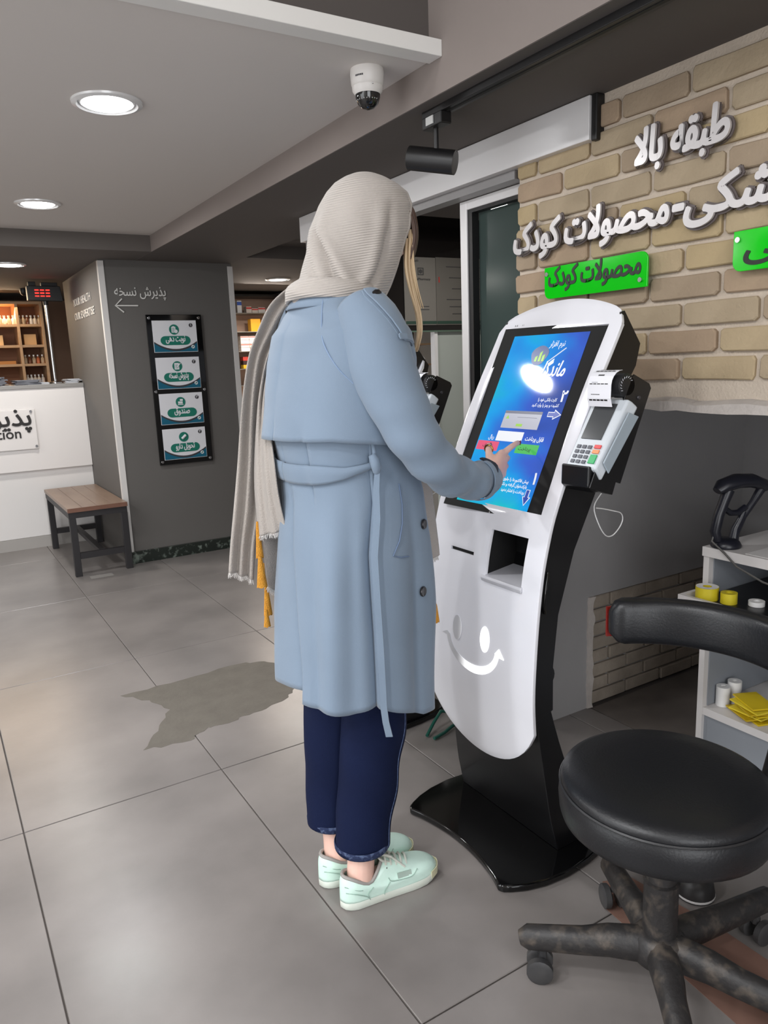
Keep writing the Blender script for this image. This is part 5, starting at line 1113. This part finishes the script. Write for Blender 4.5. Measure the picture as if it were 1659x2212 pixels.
scarf = ob('headscarf', M().loft(hr, cap=False, closed=False), m_scarf, pe, smooth=85, solid=.004, label='beige ribbed headscarf')
ob('scarf_rim', M().tube([hr[j][0] for j in range(0, 56)], .0045, 7), m_scarf2, scarf, smooth=80)
# band wrapped round the neck
nb_ = []
for i in range(60):
    t = radians(-40-6*i); zc = 1.452+.012*cos(t-radians(-150)); c = Vector((.812+.098*cos(t), 1.52+.094*sin(t), zc)); u = Vector((cos(t), sin(t), 0)); tw = .5*sin(t)
    nb_.append([c+u*(.011*cos(f)+.0018*cos(3*f+t*4))+Vector((0, 0, 1))*(.021*sin(f))+u*(-.35*.021*sin(f)) for f in [2*pi*k/18 for k in range(18)]])
ob('neck_wrap', M().loft(nb_+[nb_[0]], cap=False), m_scarf, scarf, smooth=80)
# hanging ends
AL = [(.800,1.500),(.772,1.480),(.730,1.443),(.701,1.387),(.677,1.33),(.657,1.245),(.643,1.159),(.632,1.083),(.613,.973),(.597,.884),(.587,.817)]
A_R = [(.850,1.470),(.830,1.455),(.800,1.420),(.764,1.371),(.731,1.317),(.716,1.242),(.705,1.154),(.697,1.076),(.681,.964),(.66,.874),(.648,.787)]
BL_ = [(.812,1.465),(.786,1.443),(.75,1.401),(.718,1.349),(.699,1.296),(.683,1.233),(.671,1.158),(.661,1.082),(.656,1.016),(.655,.948),(.654,.901)]
BR_ = [(.861,1.465),(.821,1.449),(.791,1.422),(.748,1.37),(.724,1.306),(.711,1.231),(.709,1.155),(.713,1.077),(.717,1.008),(.725,.95),(.735,.904)]
CL_ = [(.690,1.25),(.675,1.10),(.667,.918),(.667,.847),(.671,.773)]; CR_ = [(.722,1.25),(.722,1.10),(.716,.911),(.703,.841),(.694,.752)]
m_fr = mat('fringe_thread', (214, 210, 206), .9)
def sheet(nm, Lp, Rp, y, amp, nf, seed, lab=None, frng=True, yr=None):
    r = random.Random(seed); Lq = catm([tuple(p) for p in Lp], 5); Rq = catm([tuple(p) for p in Rp], 5); rings = []; ph = r.uniform(0, 6)
    for i, (a, b) in enumerate(zip(Lq, Rq)):
        u = i/(len(Lq)-1); row = []
        for k in range(25):
            s = k/24; d = amp*sin(s*nf*2*pi+ph+.6*sin(u*5))*(.55+.45*u if nf > 1.6 else 1)
            x = lerp(a[0], b[0], s); z = lerp(a[1], b[1], s); yy = y+(-.085*(1-u)**5 if nm == 'scarf_end' else 0); z += .012*(1-u)**6*(nm == 'scarf_end')
            if yr: q_ = smooth(1.30, 1.05, z)*s; k_ = lerp(1, yr/y, q_); x *= k_; z = 1.306+(z-1.306)*k_; yy = yy*k_
            row.append(Vector((x-.5*d, yy-.86*d, z)))
        rings.append(row)
    o = ob(nm, M().loft(rings, cap=False, closed=False), m_scarf2, scarf, smooth=85, solid=.0028, label=lab)
    if frng:
        t = M(); e = rings[-1]
        for k in range(24):
            for q in range(2):
                p = e[k].lerp(e[k+1], q/2); dx = r.uniform(-.006, .004); t.tube([p, p+Vector((dx*.5, -dx*.3, -.004)), p+Vector((dx, -dx*.5, -.009-r.uniform(0, .004)))], [.0011, .0009, .0005], 4)
        ob('fringe', t, m_fr, scarf, kind='stuff')
    return rings
sheet('scarf_end', AL, A_R, 1.715, .011, 2.4, 1, lab='longest hanging end of the scarf'); sheet('scarf_end', CL_, CR_, 1.68, .003, .6, 3, lab='inner hanging end of the scarf'); sheet('scarf_end', BL_, BR_, 1.685, .009, 2.5, 2, yr=1.545, lab='front hanging end with slanted hem')
sheet('scarf_front', [(.955, 1.35), (.965, 1.15), (.975, 1.007), (.982, .868), (.985, .805)], [(.975, 1.35), (1.02, 1.15), (1.044, 1.004), (1.060, .868), (1.064, .822)], 1.50, .004, 1, 5, lab='scarf end hanging in front of the coat')
def tassel(x, y, z0_, z1_, r):
    n = 14; rings = []
    for i in range(9):
        u = i/8; rr = r*(.28 if u < .12 else .34+.66*u); rings.append([Vector((x+rr*(1+.14*cos(5*f))*cos(f), y+rr*.7*sin(f), lerp(z0_, z1_, u)+.002*sin(4*f)*(u > .9))) for f in [2*pi*k/n for k in range(n)]])
    ob('tassel', M().loft(rings), m_or, scarf, smooth=70, label='mustard yellow tassel')
tassel(.652, 1.672, .940, .850, .009); tassel(.650, 1.666, .856, .778, .0125); tassel(.670, 1.690, .775, .695, .0105); tassel(.663, 1.684, .712, .668, .0085)
tassel(1.022, 1.47, .745, .707, .007); tassel(1.028, 1.47, .707, .660, .009)
ob('tassel_cord', M().tube([(.668, 1.69, .83), (.669, 1.69, .775)], .0012, 5), m_or, scarf); ob('tassel_cord', M().tube([(1.030, 1.49, .81), (1.022, 1.47, .742)], .0012, 5), m_or, scarf)
# ---------------- hair
m_hd = mat('hair_dark', (84, 62, 52), .5, noise=.6, nscale=90, stretch=(1, 1, .05), col2=(46, 32, 28)); m_hb = mat('hair_blond', (196, 172, 138), .45, noise=.6, nscale=90, stretch=(1, 1, .05), col2=(150, 122, 92))
hair = ob('hair', M().ball((.930, 1.515, 1.620), .080, 20, 12, (.92, .92, .98)), m_hd, pe, smooth=80, label='dark brown hair under the scarf')
def lock(P, r, ma, n, spread, lab=None):
    rr = random.Random(len(P)*7+n)
    for k in range(n):
        ox, oy = rr.uniform(-spread, spread), rr.uniform(-spread, spread); ph = rr.uniform(0, 6)
        Q = catm([(x+ox*(1-.3*i/len(P))+.0015*sin(i*1.6+ph), y+oy+.0015*cos(i*1.3+ph), z) for i, (x, y, z) in enumerate(P)], 5)
        ob('hair_strand', M().tube(Q, [r*(1-.75*(i/len(Q))**2) for i in range(len(Q))], 6, flat=1.5), ma, hair, smooth=80, label=lab)
lock([(.955, 1.470, 1.67), (.978, 1.456, 1.63), (.986, 1.450, 1.585), (.980, 1.450, 1.545), (.965, 1.455, 1.505)], .0042, m_hd, 12, .008)
lock([(.968, 1.456, 1.57), (.962, 1.450, 1.51), (.968, 1.445, 1.46), (.981, 1.443, 1.41), (.985, 1.444, 1.365), (.974, 1.446, 1.325)], .0026, m_hb, 9, .006, 'blond strand')
lock([(.975, 1.452, 1.59), (.970, 1.446, 1.53), (.975, 1.442, 1.47), (.990, 1.442, 1.42)], .0020, m_hb, 5, .005, 'blond strand')
# ---------------- body: one continuous surface (volumes fused by a voxel remesh)
B_ = M()
def bring(z, cx, cy, a, b, n=24): return [Vector((cx+a*cos(2*pi*k/n), cy+b*sin(2*pi*k/n), z)) for k in range(n)]
B_.loft([bring(.86, .832, 1.515, .09, .135), bring(.95, .832, 1.52, .105, .15), bring(1.05, .826, 1.52, .10, .125), bring(1.15, .818, 1.52, .10, .125), bring(1.25, .822, 1.52, .115, .145), bring(1.33, .822, 1.52, .105, .15), bring(1.385, .818, 1.52, .08, .13), bring(1.42, .816, 1.52, .058, .075), bring(1.45, .825, 1.52, .048, .05), bring(1.50, .85, 1.52, .05, .05), bring(1.54, .868, 1.52, .052, .05)])
hcn = Vector((.905, 1.52, 1.592)); hrot = Matrix.Rotation(radians(14), 3, 'Y')
HP = []
for i in range(22):
    ph = -pi/2+pi*(i+.25)/21.5; row = []
    for k in range(36):
        th = 2*pi*k/36; x, y, z = cos(ph)*cos(th), cos(ph)*sin(th), sin(ph)
        X_, Y_, Z_ = .090*x, .072*y, .113*z
        if x > 0: Y_ *= 1-.22*max(0, -z)*x; X_ *= 1-.06*abs(z)
        if x > .3: X_ += .020*math.exp(-(y/.16)**2)*math.exp(-((z+.10)/.16)**2)-.008*math.exp(-((abs(y)-.36)/.16)**2)*math.exp(-((z-.08)/.10)**2)+.006*math.exp(-(y/.25)**2)*math.exp(-((z+.42)/.07)**2)+.007*math.exp(-(y/.3)**2)*math.exp(-((z+.78)/.14)**2)+.004*math.exp(-((z-.22)/.08)**2)
        row.append(hcn+hrot @ Vector((X_, Y_, Z_)))
    HP.append(row)
B_.loft(HP)
for sg in (-1, 1): B_.ball(hcn+Vector((.004, sg*.074, -.012)), .022, 12, 9, (.8, .3, 1.25))
def limb(P, n=16): Q = catm([tuple(p)+(r,) for p, r in P], 5); B_.tube([q[:3] for q in Q], [q[3] for q in Q], n)
limb([((.822, 1.40, 1.37), .046), ((.822, 1.345, 1.33), .044), ((.832, 1.315, 1.22), .038), ((.862, 1.295, 1.13), .033), ((.93, 1.297, 1.08), .032), ((1.02, 1.328, 1.045), .026), ((1.085, 1.350, 1.034), .0235), ((1.118, 1.364, 1.036), .0225), ((1.135, 1.370, 1.041), .024)])
def mir(p, i): return (p[0]-.02*i, 3.04-p[1], p[2]-.012*i)
limb([((.822, 1.64, 1.37), .046), ((.815, 1.690, 1.33), .044), ((.828, 1.722, 1.22), .038), ((.855, 1.742, 1.13), .033), ((.885, 1.745, 1.09), .032), ((.92, 1.722, 1.06), .026), ((.945, 1.702, 1.05), .0235), ((.965, 1.684, 1.048), .0225), ((.985, 1.665, 1.048), .024)])
def hand(W, h, u, flexed, fing):
    """palm from wrist W along h, thumb side u; fing: joint lists relative (along h, along u, towards the palm)"""
    h, u = Vector(h).normalized(), Vector(u); u = (u-h*u.dot(h)).normalized(); p = h.cross(u) if flexed else u.cross(h)
    L_ = lambda a, b, c: Vector(W)+h*a+u*b+p*c
    B_.loft([[L_(a, wu*cos(f), .5*0+tk*sin(f)) for f in [2*pi*k/18 for k in range(18)]] for a, wu, tk in ((0, .024, .018), (.02, .029, .016), (.045, .036, .014), (.068, .038, .0125), (.080, .036, .010))])
    tips_ = []
    for J, r in fing:
        pts = [L_(*j) for j in J]; Q = catm([tuple(q) for q in pts], 4); B_.tube(Q, [r*(1-.22*i/len(Q)) for i in range(len(Q))], 12); B_.ball(Q[-1], r*.80, 10, 8)
        tips_.append((pts[-2], pts[-1], p, r))
    return tips_, L_
Wr = Vector((1.122, 1.366, 1.037)); hd_ = Vector((.873, .436, .200))
F_R = [([(.055, .024, 0), (.080, .024, -.001), (.115, .027, -.005), (.140, .027, -.007), (.163, .024, -.006)], .0088),
       ([(.055, .010, 0), (.082, .009, -.004), (.113, -.001, .004), (.110, -.018, .020), (.092, -.028, .026)], .0088),
       ([(.055, -.009, 0), (.080, -.010, -.003), (.104, -.020, .006), (.100, -.036, .020), (.084, -.042, .026)], .0084),
       ([(.052, -.026, 0), (.072, -.028, -.001), (.090, -.038, .008), (.086, -.050, .020), (.072, -.052, .026)], .0076),
       ([(.012, .016, .006), (.034, .034, .016), (.056, .042, .026), (.076, .042, .034)], .0098)]
tR, LRf = hand(Wr, hd_, (-.12, -.10, .98), False, F_R)
F_L = [([(.055, .027, 0), (.082, .029, 0), (.108, .030, .010), (.122, .030, .024), (.128, .029, .036)], .0088), ([(.055, .009, 0), (.084, .010, 0), (.114, .010, .012), (.128, .010, .028), (.133, .009, .042)], .0088),
       ([(.055, -.010, 0), (.082, -.010, 0), (.108, -.011, .012), (.122, -.012, .028), (.126, -.012, .040)], .0084), ([(.052, -.027, 0), (.074, -.029, 0), (.094, -.031, .010), (.104, -.032, .022), (.108, -.032, .032)], .0076), ([(.012, .018, .006), (.034, .038, .014), (.058, .050, .022), (.078, .054, .030)], .0098)]
tL, LLf = hand(Vector((.975, 1.675, 1.048)), (.70, -.66, .1), (-.1, .05, .99), True, F_L)
limb([((.838, 1.45, .92), .078), ((.84, 1.455, .74), .070), ((.842, 1.468, .50), .052), ((.835, 1.475, .42), .050), ((.812, 1.475, .27), .050), ((.788, 1.468, .15), .037), ((.774, 1.458, .10), .034), ((.768, 1.452, .06), .034), ((.772, 1.450, .042), .026)])
limb([((.822, 1.585, .92), .078), ((.81, 1.588, .74), .070), ((.795, 1.586, .50), .052), ((.788, 1.585, .42), .050), ((.773, 1.582, .27), .048), ((.765, 1.572, .17), .037), ((.760, 1.560, .11), .034), ((.758, 1.553, .06), .034), ((.765, 1.552, .042), .026)])
B_.tube([(.75, 1.450, .042), (.81, 1.447, .045), (.88, 1.443, .038), (.935, 1.440, .033)], [.022, .026, .022, .014], 14, flat=1.1).tube([(.745, 1.551, .042), (.80, 1.548, .045), (.87, 1.545, .038), (.93, 1.542, .033)], [.022, .026, .022, .014], 14, flat=1.1)
body = ob('body', B_, m_skin, pe, smooth=0)
rm = body.modifiers.new('fuse', 'REMESH'); rm.mode = 'VOXEL'; rm.voxel_size = .0034; rm.use_smooth_shade = True
smo = body.modifiers.new('soften', 'SMOOTH'); smo.factor = .5; smo.iterations = 3
# nails, ring, earring, eyes, lips
m_nail = mat('red_nail', (120, 14, 24), .15, coat=.8)
for (a, b, p_, r) in tR:
    d = (b-a).normalized(); n_ = (-p_-d*(-p_).dot(d)).normalized(); s_ = d.cross(n_); c = b+d*.004+n_*r*.55
    t = M().loft([[c-d*.008+s_*w*.9+n_*(.0012*(1-abs(w)/r)) for w in (-r*.62, -r*.3, 0, r*.3, r*.62)], [c+s_*w+n_*(.0018*(1-abs(w)/r)) for w in (-r*.66, -r*.33, 0, r*.33, r*.66)], [c+d*.008+s_*w*.7+n_*(.0008-.002) for w in (-r*.55, -r*.3, 0, r*.3, r*.55)], [c+d*.012+s_*w*.3-n_*.003 for w in (-r*.4, -r*.2, 0, r*.2, r*.4)]], cap=False, closed=False)
    ob('fingernail', t, m_nail, body, solid=.0012, smooth=70, label='dark red nail')
th_ = LRf(.052, .042, .024); ob('thumb_ring', M().tube([th_+Vector((.004, 0, -.008)).lerp(Vector((-.004, 0, .008)), k/6)*0+(LRf(.052, .042+.0105*cos(2*pi*k/16), .024+.0105*sin(2*pi*k/16))-th_) for k in range(17)], .0018, 6), mat('gold', (200, 150, 70), .25, metal=1), body, smooth=60, label='gold ring')
ob('earring', M().ball(hcn+Vector((.006, -.084, -.046)), .0042, 10, 8), mat('dark_stone', (60, 20, 24), .2), body, smooth=70)
m_eye = mat('eye_white', (232, 228, 224), .2); m_iris = mat('iris', (60, 42, 30), .15); m_lip = mat('lip', (170, 84, 84), .4)
for sg in (-1, 1):
    c = hcn+hrot @ Vector((.0735, sg*.0275, .008)); e_ = ob('eye', M().ball(c, .0105, 14, 10), m_eye, body, smooth=80)
    ob('iris', M().ball(c+hrot @ Vector((.0075, 0, 0)), .0048, 10, 8, (.6, 1, 1)), m_iris, e_, smooth=80)
    ob('eyebrow', M().tube([hcn+hrot @ Vector((.084, sg*.012, .026)), hcn+hrot @ Vector((.0815, sg*.028, .031)), hcn+hrot @ Vector((.070, sg*.042, .027))], [.003, .003, .0012], 6), m_hd, body, smooth=60)
ob('lips', M().tube([hcn+hrot @ Vector((.074, -.020, -.0475)), hcn+hrot @ Vector((.0835, -.008, -.046)), hcn+hrot @ Vector((.0845, 0, -.047)), hcn+hrot @ Vector((.0835, .008, -.046)), hcn+hrot @ Vector((.074, .020, -.0475))], [.001, .0045, .005, .0045, .001], 8), m_lip, body, smooth=70)
# ---- every copied thing gets words of its own
ORD = ['first', 'second', 'third', 'fourth', 'fifth', 'sixth', 'seventh', 'eighth', 'ninth', 'tenth', 'eleventh', 'twelfth']
by = {}
for o in S.objects:
    if not o.parent and 'label' in o: by.setdefault(o['label'], []).append(o)
for lab, L in by.items():
    if len(L) < 2: continue
    if 'top shelf behind reception' in lab: A, B = [o for o in L if o.location.x < .82], [o for o in L if o.location.x >= .82]
    else: A, B = L, []
    for grp, where in ((A, ''), (B, ', beside the display pole')):
        pos = lambda o: (o.location.x if o.location.length > .01 else sum(v.co.x for v in o.data.vertices)/len(o.data.vertices))
        hgt = lambda o: (o.location.z if o.location.length > .01 else round(sum(v.co.z for v in o.data.vertices)/len(o.data.vertices), 2))
        rows_ = sorted(set(round(hgt(o), 2) for o in grp))
        for h in rows_:
            r = sorted([o for o in grp if round(hgt(o), 2) == h], key=pos)
            for i, o in enumerate(r):
                up_ = '' if len(rows_) == 1 else ', %s layer' % ('bottom', 'second', 'third', 'top')[rows_.index(h) if len(rows_) > 2 and rows_.index(h) < len(rows_)-1 else (3 if rows_.index(h) else 0)]
                if len(rows_) > 4: up_ = ''
                o['label'] = '%s from left, %s%s%s' % (ORD[min(i, 11)], lab, up_, where)
bpy.data.objects.remove(_dimo)
